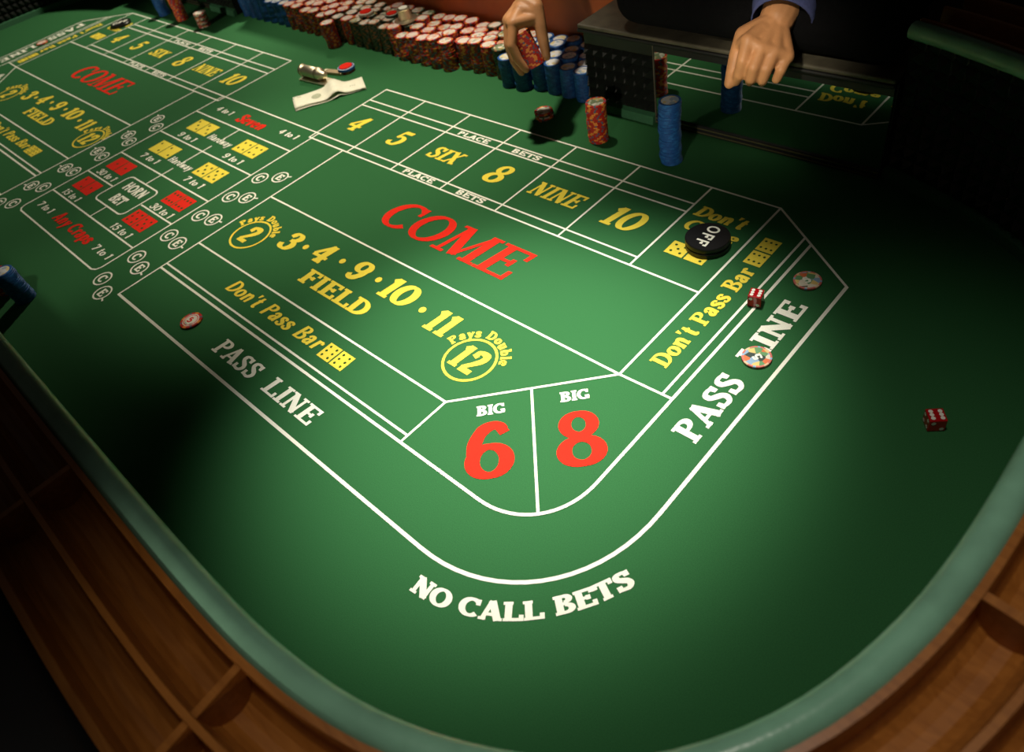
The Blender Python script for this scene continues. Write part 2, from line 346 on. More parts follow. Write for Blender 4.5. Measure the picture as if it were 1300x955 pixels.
A = (-0.6230, Yd)                                   # left end of the big 6 line
line((M0, Yd), A, both=True)
line((xs[7], Yf), A, both=True)
line(A, (-0.6242, Yp2), both=True)
line((xs[7], Yf), (XD2, 0.507), both=True)
ty = lambda x: Ytop - (x - xs[7]) * (0.932 - 0.8095) / (-0.2877 + 0.4542)
line((xs[7], Ytop), (XP + hw, ty(XP) - hw * .5), both=True)
line((XD1, 0.507), (XD1, ty(XD1)), both=True)
line((M0, Yp1), (-0.6240, Yp1), both=True)
def corner(x1, y0, x0, y1, n=18, p=2.15):             # superelliptic quarter from (x0,y0) to (x1,y1)
    return [(x0 + (x1 - x0) * math.sin(math.pi / 2 * k / n) ** (2 / p), y1 - (y1 - y0) * math.cos(math.pi / 2 * k / n) ** (2 / p)) for k in range(n + 1)]
inner = [(M0, Yp2), (-0.9, Yp2)] + corner(XD2, Yp2, -0.475, 0.352) + [(XD2, ty(XD2))]
outer = [(M0, Yp3)] + corner(XP, Yp3, -0.485, 0.362) + [(XP, ty(XP))]
line(*inner, wdt=0.0044, both=True); line(*outer, wdt=0.0050, both=True)
line((-0.5375, 0.4165), (-0.4000, 0.2742), both=True)
# proposition box in the middle
BL, BR = -1.898, -1.4605
rc = 0.016
bx = [(BL, Yb1), (BL, 0.161 + rc), (BL + rc * .3, 0.161 + rc * .3), (BL + rc, 0.161), (BR - rc, 0.161), (BR - rc * .3, 0.161 + rc * .3), (BR, 0.161 + rc), (BR, Yb1)]
line(*bx); line((-1.888, Yb1), (-1.470, Yb1))
for y in (0.2445, 0.4215, 0.530, 0.6355): line((BL, y), (BR, y))
line((BL, 0.333), (-1.755, 0.333)); line((-1.603, 0.333), (BR, 0.333))
line((XC, 0.2445), (XC, 0.286)); line((XC, 0.380), (XC, 0.452)); line((XC, 0.476), (XC, 0.556)); line((XC, 0.588), (XC, 0.6355))
hb = []
for cx, cy, a0 in ((-1.623, 0.365, 0), (-1.737, 0.365, 90), (-1.737, 0.301, 180), (-1.623, 0.301, 270)):
    hb += [(cx + 0.015 * math.cos(R(a0 + k * 22.5)), cy + 0.015 * math.sin(R(a0 + k * 22.5))) for k in range(5)]
b = MB(); ribbon(b, hb, LW, ZP, closed=True); b.build('printed_line', 'print_white', felt)

# ---- lettering: skeleton strokes with broad-nib contrast and slab serifs
def arc(cx, cy, rx, ry, a0, a1, n=20): return [(cx + rx * math.cos(R(a0 + (a1 - a0) * k / n)), cy + ry * math.sin(R(a0 + (a1 - a0) * k / n))) for k in range(n + 1)]
def glyph(c, T, N):
    """advance, strokes [(points, width or None)], serifs [(x, y, half width)]"""
    n = N / 2; t = T / 2; V = lambda x, a=0, b=1: ([(x, a), (x, b)], T); Hh = lambda x0, x1, y, w_=N: ([(x0, y), (x1, y)], w_); tk = lambda x, a, b: ([(x, a), (x, b)], N * 1.15)
    S = .2
    if c == ' ': return .38, [], []
    if c == "'": return .26, [([(.14, 1.02), (.10, .74)], [T * .95, N * .8])], []
    if c == '.': return .36, [(arc(.16, .36, .045, .045, 0, 360, 10), .09)], []
    if c == 'I': return .44, [V(.22)], [(.22, 0, .2), (.22, 1, .2)]
    if c == 'L': return .78, [V(.22), Hh(.22, .74, n), tk(.72, 0, .32)], [(.2, 1, .19), (.16, 0, .14)]
    if c == 'E': return .82, [V(.22), Hh(.22, .76, n), Hh(.22, .72, 1 - n), Hh(.22, .54, .52), tk(.74, 0, .3), tk(.70, .72, 1), tk(.54, .4, .64)], [(.16, 1, .14), (.16, 0, .14)]
    if c == 'F': return .78, [V(.22), Hh(.22, .72, 1 - n), Hh(.22, .54, .5), tk(.70, .70, 1), tk(.54, .38, .62)], [(.16, 1, .14), (.22, 0, .2)]
    if c == 'T': return .80, [V(.40), Hh(.06, .74, 1 - n), tk(.09, .7, 1), tk(.71, .7, 1)], [(.40, 0, .2)]
    if c == 'H': return .92, [V(.2), V(.7), Hh(.2, .7, .52)], [(.2, 0, .18), (.2, 1, .18), (.7, 0, .18), (.7, 1, .18)]
    if c == 'N': return .92, [([(.18, 0), (.18, 1)], N * 1.1), ([(.72, 0), (.72, 1)], N * 1.1), ([(.17, .96), (.72, .04)], T * 1.1)], [(.18, 0, .16), (.72, 1, .16), (.14, 1, .14)]
    if c == 'M': return 1.12, [([(.16, 0), (.2, 1)], N * 1.1), ([(.92, 0), (.88, 1)], T), ([(.22, .98), (.54, .05)], T * 1.05), ([(.54, .05), (.86, .98)], N)], [(.16, 0, .16), (.16, 1, .13), (.92, 0, .18), (.92, 1, .14)]
    if c == 'A': return .92, [([(.14, 0), (.44, 1)], N * 1.2), ([(.44, 1), (.76, 0)], T * 1.1), Hh(.22, .66, .3)], [(.14, 0, .15), (.76, 0, .17)]
    if c == 'V': return .88, [([(.12, 1), (.44, 0)], T * 1.1), ([(.44, 0), (.74, 1)], N * 1.2)], [(.12, 1, .16), (.74, 1, .15)]
    if c == 'X': return .88, [([(.18, 1), (.70, 0)], T * 1.1), ([(.70, 1), (.18, 0)], N * 1.2)], [(.17, 1, .16), (.70, 1, .15), (.17, 0, .15), (.70, 0, .16)]
    if c == 'P': return .78, [V(.22), (arc(.40, .74, .25, .26 - n, 90, -90), None), Hh(.22, .42, 1 - n), Hh(.22, .42, .48 + n)], [(.22, 0, .2), (.16, 1, .14)]
    if c == 'R': return .86, [V(.22), (arc(.40, .75, .23, .25 - n, 90, -90), None), Hh(.22, .42, 1 - n), Hh(.22, .42, .5 + n), ([(.42, .5), (.68, .0)], T)], [(.22, 0, .2), (.16, 1, .14), (.72, 0, .14)]
    if c == 'B': return .80, [V(.22), (arc(.40, .76, .21, .24 - n, 90, -90), None), (arc(.42, .27, .25, .27 - n, 90, -90), None), Hh(.22, .42, 1 - n), Hh(.22, .42, .53), Hh(.22, .42, n)], [(.16, 0, .14), (.16, 1, .14)]
    if c == 'D': return .88, [V(.22), (arc(.34, .5, .40, .5 - n, 90, -90, 26), None), Hh(.22, .36, 1 - n), Hh(.22, .36, n)], [(.16, 0, .14), (.16, 1, .14)]
    if c == 'O': return .92, [(arc(.45, .5, .37 - t * .2, .5 - n, 0, 360, 36), None)], []
    if c == 'C': return .84, [(arc(.45, .5, .36, .5 - n, 48, 318, 30), None), tk(.70, .66, .97)], []
    if c == 'G': return .90, [(arc(.45, .5, .36, .5 - n, 48, 330, 30), None), tk(.70, .66, .97), V(.70, .04, .42)], [(.68, .42, .16)]
    if c == 'S': return .74, [(crom([(.60, .70), (.55, .88), (.38, 1 - n), (.20, .88), (.19, .68), (.36, .54), (.54, .41), (.59, .24), (.48, .08), (.32, n), (.16, .12), (.12, .32)], 5), 'S'), tk(.62, .68, .98), tk(.11, .02, .33)], []
    if c == '0': return .78, [(arc(.38, .5, .28, .5 - n, 0, 360, 36), None)], []
    if c == '1': return .52, [V(.28), ([(.08, .80), (.26, .95)], N * 1.4)], [(.28, 0, .2)]
    if c == '2': return .72, [(crom([(.13, .70), (.17, .90), (.34, 1 - n), (.52, .88), (.54, .68), (.40, .44), (.14, .12)], 6), 'S'), ([(.10, .08), (.62, .08)], T * .75), ([(.13, .66), (.17, .80)], T * .9)], []
    if c == '3': return .70, [(crom([(.14, .80), (.24, .95), (.42, .95), (.53, .79), (.44, .62), (.26, .55)], 6), None), (crom([(.26, .55), (.48, .50), (.57, .30), (.46, .09), (.26, n), (.10, .18)], 6), None), ([(.12, .72), (.17, .86)], T * .8), ([(.09, .28), (.14, .12)], T * .8)], []
    if c == '4': return .76, [([(.46, 1), (.06, .34)], N * 1.2), Hh(.04, .72, .32, N * 1.1), V(.48)], [(.48, 0, .18)]
    if c == '5': return .72, [([(.16, .92), (.60, .92)], T * .8), ([(.18, .96), (.15, .52)], N), (crom([(.15, .55), (.34, .63), (.53, .53), (.57, .32), (.46, .10), (.28, n), (.10, .14)], 6), None), ([(.09, .26), (.15, .10)], T * .8)], []
    if c == '6': return .74, [(crom([(.57, .84), (.46, .95), (.28, .88), (.16, .64), (.13, .34)], 6), 'S'), (arc(.36, .31, .235, .31 - n, 0, 360, 30), None), ([(.52, .90), (.58, .78)], T * .7)], []
    if c == '7': return .66, [([(.10, .92), (.60, .92)], T * .8), ([(.58, .90), (.26, 0)], T), tk(.11, .74, 1)], []
    if c == '8': return .74, [(arc(.36, .75, .19, .25 - n, 0, 360, 28), 'O8'), (arc(.36, .27, .235, .27 - n, 0, 360, 30), None)], []
    if c == '9': return .74, [(crom([(.15, .16), (.26, .05), (.44, .12), (.56, .36), (.59, .66)], 6), 'S'), (arc(.36, .69, .235, .31 - n, 0, 360, 30), None), ([(.20, .10), (.14, .22)], T * .7)], []
    x = .68
    if c == 'o': return .62, [(arc(.30, x / 2, .21, x / 2 - n, 0, 360, 24), None)], []
    if c == 'n': return .72, [V(.18, 0, x), (crom([(.20, .46), (.32, .62), (.46, .60), (.52, .44), (.52, 0)], 5), 'S')], [(.16, 0, .13), (.54, 0, .13), (.12, x, .10)]
    if c == 'm': return 1.02, [V(.18, 0, x), (crom([(.20, .46), (.32, .62), (.44, .58), (.48, .44), (.48, 0)], 5), 'S'), (crom([(.50, .46), (.62, .62), (.74, .58), (.78, .44), (.78, 0)], 5), 'S')], [(.16, 0, .12), (.48, 0, .11), (.80, 0, .12), (.12, x, .10)]
    if c == 'u': return .72, [V(.52, 0, x), (crom([(.18, x), (.18, .24), (.26, .06), (.40, .06), (.50, .22)], 5), 'S')], [(.12, x, .11), (.46, x, .1), (.58, 0, .1)]
    if c == 'a': return .64, [(crom([(.12, .48), (.22, .63), (.38, .61), (.44, .46), (.44, .12), (.54, .04)], 6), 'S'), (crom([(.44, .38), (.24, .36), (.12, .20), (.22, .05), (.42, .16)], 6), None)], []
    if c == 'e': return .60, [(crom([(.12, .36), (.46, .38), (.43, .55), (.30, x - n), (.15, .54), (.10, .32), (.18, .10), (.32, n), (.48, .14)], 6), None)], []
    if c == 's': return .54, [([(px * .72, py * x) for px, py in crom([(.60, .70), (.55, .88), (.38, 1 - n), (.20, .88), (.19, .68), (.36, .54), (.54, .41), (.59, .24), (.48, .08), (.32, n), (.16, .12), (.12, .32)], 5)], 'S')], []
    if c == 'r': return .52, [V(.18, 0, x), (crom([(.20, .44), (.30, .62), (.44, .62)], 5), N * 1.3), ([(.42, .64), (.45, .48)], T * .7)], [(.18, 0, .15), (.12, x, .10)]
    if c == 't': return .46, [(crom([(.22, .92), (.20, .22), (.26, .06), (.40, .08)], 6), 'S'), Hh(.06, .40, x - n)], []
    if c == 'l': return .36, [V(.18)], [(.18, 0, .15), (.12, 1, .10)]
    if c == 'b': return .68, [V(.18), (arc(.34, x / 2, .22, x / 2 - n, 0, 360, 24), None)], [(.12, 1, .10)]
    if c == 'd': return .68, [V(.48), (arc(.32, x / 2, .22, x / 2 - n, 0, 360, 24), None)], [(.42, 1, .10), (.54, 0, .08)]
    if c == 'p': return .68, [V(.18, -.28, x), (arc(.34, x / 2, .22, x / 2 - n, 0, 360, 24), None)], [(.12, x, .10), (.18, -.28, .14)]
    if c == 'v': return .64, [([(.12, x), (.32, 0)], T), ([(.32, 0), (.52, x)], N * 1.2)], [(.12, x, .12), (.52, x, .11)]
    if c == 'w': return .92, [([(.12, x), (.28, 0)], T), ([(.28, 0), (.44, x)], N * 1.2), ([(.44, x), (.60, 0)], T), ([(.60, 0), (.78, x)], N * 1.2)], [(.12, x, .11), (.78, x, .11)]
    if c == 'y': return .64, [([(.12, x), (.34, .04)], T), ([(.54, x), (.22, -.26)], N * 1.3), ([(.10, -.20), (.24, -.24)], T * .8)], [(.12, x, .12), (.54, x, .11)]
    raise KeyError(c)
def strokes(b, c, T, N, serif, place):
    adv, st, sf = glyph(c, T, N)
    def emit(pts, wd_):
        k = MB(); ribbon(k, pts, wd_, 0)
        zj = k.v[0][2]; b.add([(lambda p: (p[0], p[1], p[2] + zj))(place(v[0], v[1])) for v in k.v], k.f)
    for pts, wd_ in st:
        if wd_ is None or wd_ == 'S' or wd_ == 'O8':
            ws = []
            m = len(pts)
            for i in range(m):
                a, q = pts[max(0, i - 1)], pts[min(m - 1, i + 1)]
                if i in (0, m - 1) and math.hypot(pts[0][0] - pts[-1][0], pts[0][1] - pts[-1][1]) < 1e-6: a, q = pts[-2], pts[1]
                tx, tyy = q[0] - a[0], q[1] - a[1]; l = math.hypot(tx, tyy) or 1
                f = abs(tyy) / l
                if wd_ == 'S': f = max(f, 1 - abs(2 * i / (m - 1) - 1)) ; f = f * min(1, .55 + 2 * min(i, m - 1 - i) / m)
                ws.append(N + (T * (.85 if wd_ == 'O8' else 1) - N) * f ** 1.3)
            emit(pts, ws)
        else: emit(pts, wd_)
    if serif:
        for x, y, h in sf:
            s = N * .95; y0 = y if y <= 0 else y - s
            emit([(x - h, y0 + s / 2), (x + h, y0 + s / 2)], s)
    return adv
def width(s, track): return sum(glyph(c, .2, .1)[0] + track for c in s)
def text(s, x0, y0, x1, y1, h, m, name='printed_word', shear=0.0, T=.23, N=.11, serif=True, track=0.02, z=ZP, parent=None, label=None):
    """letters from baseline point (x0,y0) to (x1,y1), capital height h"""
    b = MB(); W = width(s, track); d = Vector((x1 - x0, y1 - y0)); ln = d.length; d.normalize(); nv = Vector((-d.y, d.x)); sx = ln / W
    u = 0
    for c in s:
        def place(px, py, u=u):
            a = (u + px) * sx + py * shear * h; q = py * h
            return (x0 + d.x * a + nv.x * q, y0 + d.y * a + nv.y * q, z)
        u += strokes(b, c, T, N, serif, place) + track
    o = b.build(name, m, felt if parent is None else parent)
    if label: o['label'] = label
    return o
def arctext(s, fpt, s0, s1, h, m, T=.24, N=.13, track=0.03, serif=True, label=None):
    """fpt(t) -> (x, y, angle) along a curve, t from s0 to s1"""
    b = MB(); W = width(s, track); u = 0
    for c in s:
        adv = glyph(c, T, N)[0]; tm = s0 + (s1 - s0) * (u + adv / 2) / W
        x, y, a = fpt(tm); ca, sa = math.cos(a), math.sin(a)
        # local scale so that letters keep their width
        xa, ya, _ = fpt(s0 + (s1 - s0) * u / W); xb, yb, _ = fpt(s0 + (s1 - s0) * (u + adv) / W); sx = math.hypot(xb - xa, yb - ya) / adv
        def place(px, py):
            p, q = (px - adv / 2) * sx, py * h
            return (x + ca * p - sa * q, y + sa * p + ca * q, ZP)
        strokes(b, c, T, N, serif, place); u += adv + track
    o = b.build('printed_word', m, felt)
    if label: o['label'] = label
    return o
YW, RD, WT = 'print_yellow', 'print_red', 'print_white'
def dice_print(x0, x1, y0, y1, pips, m, horizontal=True, gap=0.003):
    """two printed dice faces side by side"""
    b = MB()
    faces = [(x0, (x0 + x1) / 2 - gap / 2, y0, y1), ((x0 + x1) / 2 + gap / 2, x1, y0, y1)] if horizontal else [(x0, x1, y0, (y0 + y1) / 2 - gap / 2), (x0, x1, (y0 + y1) / 2 + gap / 2, y1)]
    for f in faces: b.add([(f[0], f[2], ZP), (f[1], f[2], ZP), (f[1], f[3], ZP), (f[0], f[3], ZP)], [(0, 1, 2, 3)])
    o = b.build('printed_dice', m, felt)
    q = MB()
    lay = {1: [(.5, .5)], 2: [(.25, .75), (.75, .25)], 3: [(.22, .78), (.5, .5), (.78, .22)], 4: [(.27, .27), (.73, .27), (.27, .73), (.73, .73)],
           5: [(.25, .25), (.75, .25), (.25, .75), (.75, .75), (.5, .5)], 6: [(.25, .2), (.25, .5), (.25, .8), (.75, .2), (.75, .5), (.75, .8)], 66: [(.2, .25), (.5, .25), (.8, .25), (.2, .75), (.5, .75), (.8, .75)]}
    r = min(x1 - x0, y1 - y0) * .075
    for f, p in zip(faces, pips):
        for (a, c) in lay[p]:
            cx, cy = f[0] + (f[1] - f[0]) * a, f[2] + (f[3] - f[2]) * c
            q.add([(cx + r * math.cos(k * math.pi / 4), cy + r * math.sin(k * math.pi / 4), ZP + 0.0003) for k in range(8)], [tuple(range(8))])
    q.build('printed_pips', 'felt_pip', felt)
def ring(cx, cy, r, wd_, m):
    b = MB(); ribbon(b, arc(cx, cy, r, r, 0, 350, 35), wd_, ZP, closed=True); b.build('printed_ring', m, felt)
for off in (0.0, -1.419 ):                 # right half, and the same words on the left half
    lft = off != 0
    # place numbers
    bxs = [(-1.470, -1.327), (-1.327, -1.177), (-1.177, -1.027), (-1.027, -0.878), (-0.878, -0.728), (-0.728, -0.5795)]
    if lft: bxs = [(2 * XC - b_, 2 * XC - a_) for a_, b_ in reversed(bxs)]
    for (a_, b_), s in zip(bxs, ('4', '5', 'SIX', '8', 'NINE', '10')):
        c_ = (a_ + b_) / 2
        wd_, h_, y_ = {'4': (.044, .056, .762), '5': (.042, .056, .762), '8': (.046, .060, .759), '10': (.070, .054, .762), 'SIX': (.084, .040, .769), 'NINE': (.112, .040, .769)}[s]
        text(s, c_ - wd_ / 2 - .008, y_, c_ + wd_ / 2 - .008, y_, h_, YW, 'printed_number', shear=.22, track=0.0, label='yellow ' + s)
    c4 = bxs[2]; c8 = bxs[3]
    for (a_, b_), s in ((c4, 'PLACE'), (c8, 'BETS')):
        wd_ = .092 if s == 'PLACE' else .075
        for y_ in (.7008, .8592): text(s, (a_ + b_) / 2 - wd_ / 2, y_, (a_ + b_) / 2 + wd_ / 2, y_, .0140, WT, serif=False, T=.24, N=.19)
    # COME
    x0, x1 = (-1.070, -0.722) if not lft else (-2.600, -2.270)
    text('COME', x0, .563, x1 - .012, .563, .077, RD, shear=.20, T=.19, N=.085, track=-.02, label='red COME lettering')
    # FIELD row
    d = off if lft else 0
    text('FIELD', -1.056 + d, .373, -0.873 + d, .373, .035, YW, T=.26, N=.14, label='yellow FIELD lettering')
    for s, xa, xb, y_, h_ in (('3', -1.186, -1.146, .411, .048), ('4', -1.097, -1.053, .422, .049), ('9', -0.992, -0.952, .428, .047), ('10', -0.902, -0.828, .427, .049), ('11', -0.772, -0.722, .416, .048)):
        text(s, xa + d, y_, xb + d, y_, h_, YW, 'printed_number', shear=.12, T=.27, N=.13, track=0.0, label='yellow field ' + s)
    for xd, yd in ((-1.122, .440), (-1.022, .451), (-0.921, .453), (-0.796, .443)):
        b = MB(); b.add([(xd + d + .0065 * math.cos(k * math.pi / 8), yd + .0065 * math.sin(k * math.pi / 8), ZP) for k in range(16)], [tuple(range(16))]); b.build('printed_dot', YW, felt)
    for cx, cy, s, w2 in ((-1.262, .404, '2', .034), (-0.652, .408, '12', .052)):
        cx += d
        ring(cx, cy, .0405, .0042, YW)
        text(s, cx - w2 / 2 - .003, cy - .023, cx + w2 / 2 - .003, cy - .023, .046, YW, 'printed_number', shear=.12, T=.27, N=.12, track=0.0)
        def f(t, cx=cx, cy=cy): return (cx + .0455 * math.cos(R(t)), cy + .0455 * math.sin(R(t)), R(t) - math.pi / 2)
        arctext('Pays Double', f, 172, 18, .017, YW, T=.26, N=.17, track=.02, label='yellow curved Pays Double lettering')
    # near don't pass bar
    if not lft: text("Don't Pass Bar", -1.163, .284, -0.878, .284, .029, YW, shear=.25, T=.22, N=.11, serif=False, label="yellow Don't Pass Bar lettering"); dice_print(-.868, -.805, .280, .311, (6, 6), YW)
    else: text("Don't Pass Bar", -2.500, .284, -2.215, .284, .029, YW, shear=.25, T=.22, N=.11, serif=False, label="yellow Don't Pass Bar lettering"); dice_print(-2.205, -2.142, .280, .311, (6, 6), YW)
    if not lft:
        text('PASS', -1.038, .185, -0.917, .185, .031, WT, shear=.12, T=.22, N=.12, label='white PASS lettering'); text('LINE', -0.886, .185, -0.760, .185, .031, WT, shear=.12, T=.22, N=.12, label='white LINE lettering')
    else:
        text('PASS LINE', -2.60, .185, -2.32, .185, .031, WT, shear=.12, T=.22, N=.12)
# big 6 and big 8 (letters turned 45 degrees towards the corner)
def diag(s, px, py, ln, h, m, **k):
    a = R(45); text(s, px, py, px + ln * math.cos(a), py + ln * math.sin(a), h, m, **k)
diag('BIG', -0.568, .3375, .041, .0175, WT, T=.26, N=.16); diag('BIG', -0.489, .4205, .041, .0175, WT, T=.26, N=.16)
diag('6', -0.5078, .2522, .073, .088, RD, name='printed_number', T=.21, N=.11, label='large red 6'); diag('8', -0.4233, .3352, .072, .088, RD, name='printed_number', T=.21, N=.11, label='large red 8')
# the same corner on the far left, facing its own corner
def diagl(s, px, py, ln, h, m, **k):
    a = R(-45); text(s, px, py, px + ln * math.cos(a), py + ln * math.sin(a), h, m, **k)
diagl('8', -2.975, .386, .057, .071, RD, name='printed_number', T=.24, N=.11); diagl('6', -2.889, .303, .058, .071, RD, name='printed_number', T=.24, N=.11)
diagl('BIG', -2.8985, .4485, .041, .0175, WT, T=.26, N=.16); diagl('BIG', -2.8185, .3655, .041, .0175, WT, T=.26, N=.16)
# NO CALL BETS around the outside of the corner
base = crom([(-0.455, .1140), (-0.425, .1180), (-0.398, .1265), (-0.367, .1405), (-0.339, .1590), (-0.312, .1840), (-0.286, .2170), (-0.271, .2430), (-0.257, .2740)], 12)
bl = [0]
for a, c in zip(base, base[1:]): bl.append(bl[-1] + math.hypot(c[0] - a[0], c[1] - a[1]))
def fb_(t):
    s = t * bl[-1]; i = max(k for k in range(len(bl) - 1) if bl[k] <= s + 1e-9); a, c = base[i], base[i + 1]; q = (s - bl[i]) / (bl[i + 1] - bl[i])
    i0, i1 = max(0, i - 4), min(len(base) - 1, i + 5)
    return (a[0] + (c[0] - a[0]) * q, a[1] + (c[1] - a[1]) * q, math.atan2(base[i1][1] - base[i0][1], base[i1][0] - base[i0][0]))
arctext('NO CALL BETS', fb_, 0, 1, .0215, WT, T=.28, N=.16, track=.03, label='white NO CALL BETS lettering around the corner')
# right hand end: words read up the table end
def up(s, x, y0, y1, h, m, **k): text(s, x, y0, x, y1, h, m, **k)
up('PASS', -0.3085, .463, .583, .036, WT, T=.24, N=.13, label='white PASS lettering on the table end'); up('LINE', -0.3115, .614, .748, .034, WT, T=.24, N=.13, label='white LINE lettering on the table end')
up("Don't Pass Bar", -0.4085, .546, .779, .027, YW, T=.24, N=.12, label="yellow Don't Pass Bar lettering on the table end"); dice_print(-.437, -.409, .788, .855, (66, 66), YW, horizontal=False)
text("Don't", -0.568, .853, -0.478, .853, .028, YW, shear=.2, T=.26, N=.13, label="yellow Don't lettering"); text('Come', -0.564, .815, -0.470, .815, .028, YW, shear=.2, T=.26, N=.13, label='yellow Come lettering')
dice_print(-.553, -.484, .750, .782, (5, 3), YW)
# far left end
text("Don't", -2.875, .853, -2.79, .853, .028, YW, shear=.2, T=.26, N=.13); text('Come', -2.872, .815, -2.785, .815, .028, YW, shear=.2, T=.26, N=.13); dice_print(-2.865, -2.795, .750, .782, (3, 5), YW)
def down(s, x, y0, y1, h, m, **k): text(s, x, y0, x, y1, h, m, **k)
down('PASS', -3.052, .800, .665, .036, WT, T=.24, N=.13); down('LINE', -3.052, .620, .490, .036, WT, T=.24, N=.13)
down("Don't Pass Bar", -2.955, .830, .600, .027, YW, T=.24, N=.12); dice_print(-2.955, -2.925, .525, .592, (66, 66), YW, horizontal=False)
# proposition bets
dice_print(-1.838, -1.744, .572, .618, (3, 3), YW); dice_print(-1.615, -1.522, .572, .618, (4, 4), YW); dice_print(-1.837, -1.741, .465, .510, (2, 2), YW); dice_print(-1.615, -1.520, .465, .511, (5, 5), YW)
dice_print(-1.870, -1.781, .367, .410, (1, 1), RD); dice_print(-1.575, -1.487, .365, .409, (66, 66), RD); dice_print(-1.867, -1.780, .279, .322, (2, 1), RD); dice_print(-1.590, -1.500, .279, .322, (6, 5), RD)
sm = dict(shear=.15, T=.20, N=.12, serif=False)
for s, xa, xb, y_ in (('9 to 1', -1.828, -1.748, .540), ('9 to 1', -1.608, -1.530, .540), ('7 to 1', -1.828, -1.744, .437), ('7 to 1', -1.608, -1.528, .437), ('30 to 1', -1.868, -1.776, .340), ('30 to 1', -1.578, -1.486, .338),
                     ('15 to 1', -1.863, -1.777, .251), ('15 to 1', -1.592, -1.506, .251), ('7 to 1', -1.868, -1.793, .193), ('7 to 1', -1.551, -1.475, .192), ('4 to 1', -1.848, -1.776, .664), ('4 to 1', -1.568, -1.495, .672)):
    text(s, xa, y_, xb, y_, .018, WT, **sm)
text('Hardway', -1.732, .571, -1.630, .571, .020, WT, **sm); text('Hardway', -1.732, .463, -1.628, .463, .020, WT, **sm)
text('HORN', -1.724, .341, -1.630, .341, .028, WT, T=.24, N=.18, serif=False, label='white HORN lettering'); text('BET', -1.708, .300, -1.652, .300, .028, WT, T=.24, N=.18, serif=False, label='white BET lettering')
text('Any Craps', -1.768, .190, -1.578, .190, .030, RD, shear=.15, T=.26, N=.15, serif=False, label='red Any Craps lettering'); text('Seven', -1.740, .656, -1.624, .656, .034, RD, shear=.15, T=.26, N=.15, serif=False, label='red Seven lettering')
CE = [((-1.420, .161), (-1.376, .141)), ((-1.422, .235), (-1.380, .221)), ((-1.426, .310), (-1.383, .306)), ((-1.428, .384), (-1.386, .391)), ((-1.428, .458), (-1.388, .475)), ((-1.429, .534), (-1.387, .559))]
for pr in CE:
    for k, (cx, cy) in enumerate(pr):
        for mx in (False, True):
            x = 2 * XC - cx if mx else cx
            ring(x, cy, .0175, .0032, WT)
            text('CE'[k], x - .009, cy - .0095, x + .009, cy - .0095, .019, WT, 'printed_letter', T=.26, N=.16, serif=False)
    (xa, ya), (xb, yb) = pr
    for mx in (False, True):
        q = (lambda x: 2 * XC - x) if mx else (lambda x: x)
        l = math.hypot(xb - xa, yb - ya); ux, uy = (xb - xa) / l, (yb - ya) / l
        b = MB(); ribbon(b, [(q(xb + ux * .019), yb + uy * .019), (q(xb + ux * .028), yb + uy * .028)], .0035, ZP); b.build('printed_line', WT, felt)

# ------------------------------------------------------------------ chips
CR, CT = 0.0195, 0.0033
_o = ['', 'first', 'second', 'third', 'fourth', 'fifth', 'sixth', 'seventh', 'eighth', 'ninth', 'tenth', 'eleventh', 'twelfth', 'thirteenth', 'fourteenth', 'fifteenth', 'sixteenth', 'seventeenth', 'eighteenth', 'nineteenth', 'twentieth']
def ordn(n): return _o[n] if n <= 20 else ('thirtieth' if n == 30 else ('twenty-' if n < 30 else 'thirty-') + _o[n % 10])
def chip_mb(b, col, seg=32, c=(0, 0, 0), rot=0.0, full=True):
    """0 body 1 spot 2 mark 3 face"""
    r, h = CR, CT; bv = 0.0005
    prof = [(r - bv, 0), (r, bv), (r, h - bv), (r - bv, h)]
    def pt(rr, i, z): a = 2 * math.pi * i / seg + rot; return (c[0] + rr * math.cos(a), c[1] + rr * math.sin(a), c[2] + z)
    def mi(i):
        k = (i * 32 // seg) % 8
        return 1 if k in (0, 1) else (2 if k == 4 else 0)
    if full:
        o = len(b.v)
        rings = prof + [(0.0168 if col == 'pink' else 0.0150, h)]
        for rr, z in rings: b.v += [pt(rr, i, z) for i in range(seg)]
        for q in range(len(rings) - 1):
            for i in range(seg):
                j = (i + 1) % seg; b.f.append((o + q * seg + i, o + q * seg + j, o + (q + 1) * seg + j, o + (q + 1) * seg + i)); b.m.append(mi(i)); b.sm.append(False)
        b.f.append(tuple(o + 4 * seg + i for i in range(seg))); b.m.append(3); b.sm.append(False)
        b.f.append(tuple(o + i for i in reversed(range(seg)))); b.m.append(0); b.sm.append(False)
    else:
        o = len(b.v)
        for rr, z in ((r - .0003, 0), (r, h * .5), (r - .0003, h)): b.v += [pt(rr, i, z) for i in range(seg)]
        for q in range(2):
            for i in range(seg):
                j = (i + 1) % seg; b.f.append((o + q * seg + i, o + q * seg + j, o + (q + 1) * seg + j, o + (q + 1) * seg + i)); b.m.append(mi(i)); b.sm.append(False)
        b.f.append(tuple(o + 2 * seg + i for i in range(seg))); b.m.append(0); b.sm.append(False)
def cm(col, face): return ['chip_' + col, 'chip_%s_spot' % col, 'chip_%s_mark' % col, face]
CHIP = {}
for col, face in (('red', 'inlay_red'), ('red', 'inlay_green'), ('red', 'inlay_picture'), ('red', 'inlay_pale'), ('blue', 'inlay_blue'), ('green', 'inlay_pale'), ('green', 'inlay_green'), ('white', 'inlay_pale'), ('pink', 'inlay_picture'), ('blue', 'inlay_red')):
    b = MB(); chip_mb(b, col); CHIP[col, face] = b.mesh('casino_chip', cm(col, face))
def chip(col, face, x, y, z, label, group=None, rotz=None):
    o = link('casino_chip', CHIP[col, face], None, (x, y, z), random.uniform(0, 6.28) if rotz is None else rotz)
    return tag(o, label, 'chip', group)
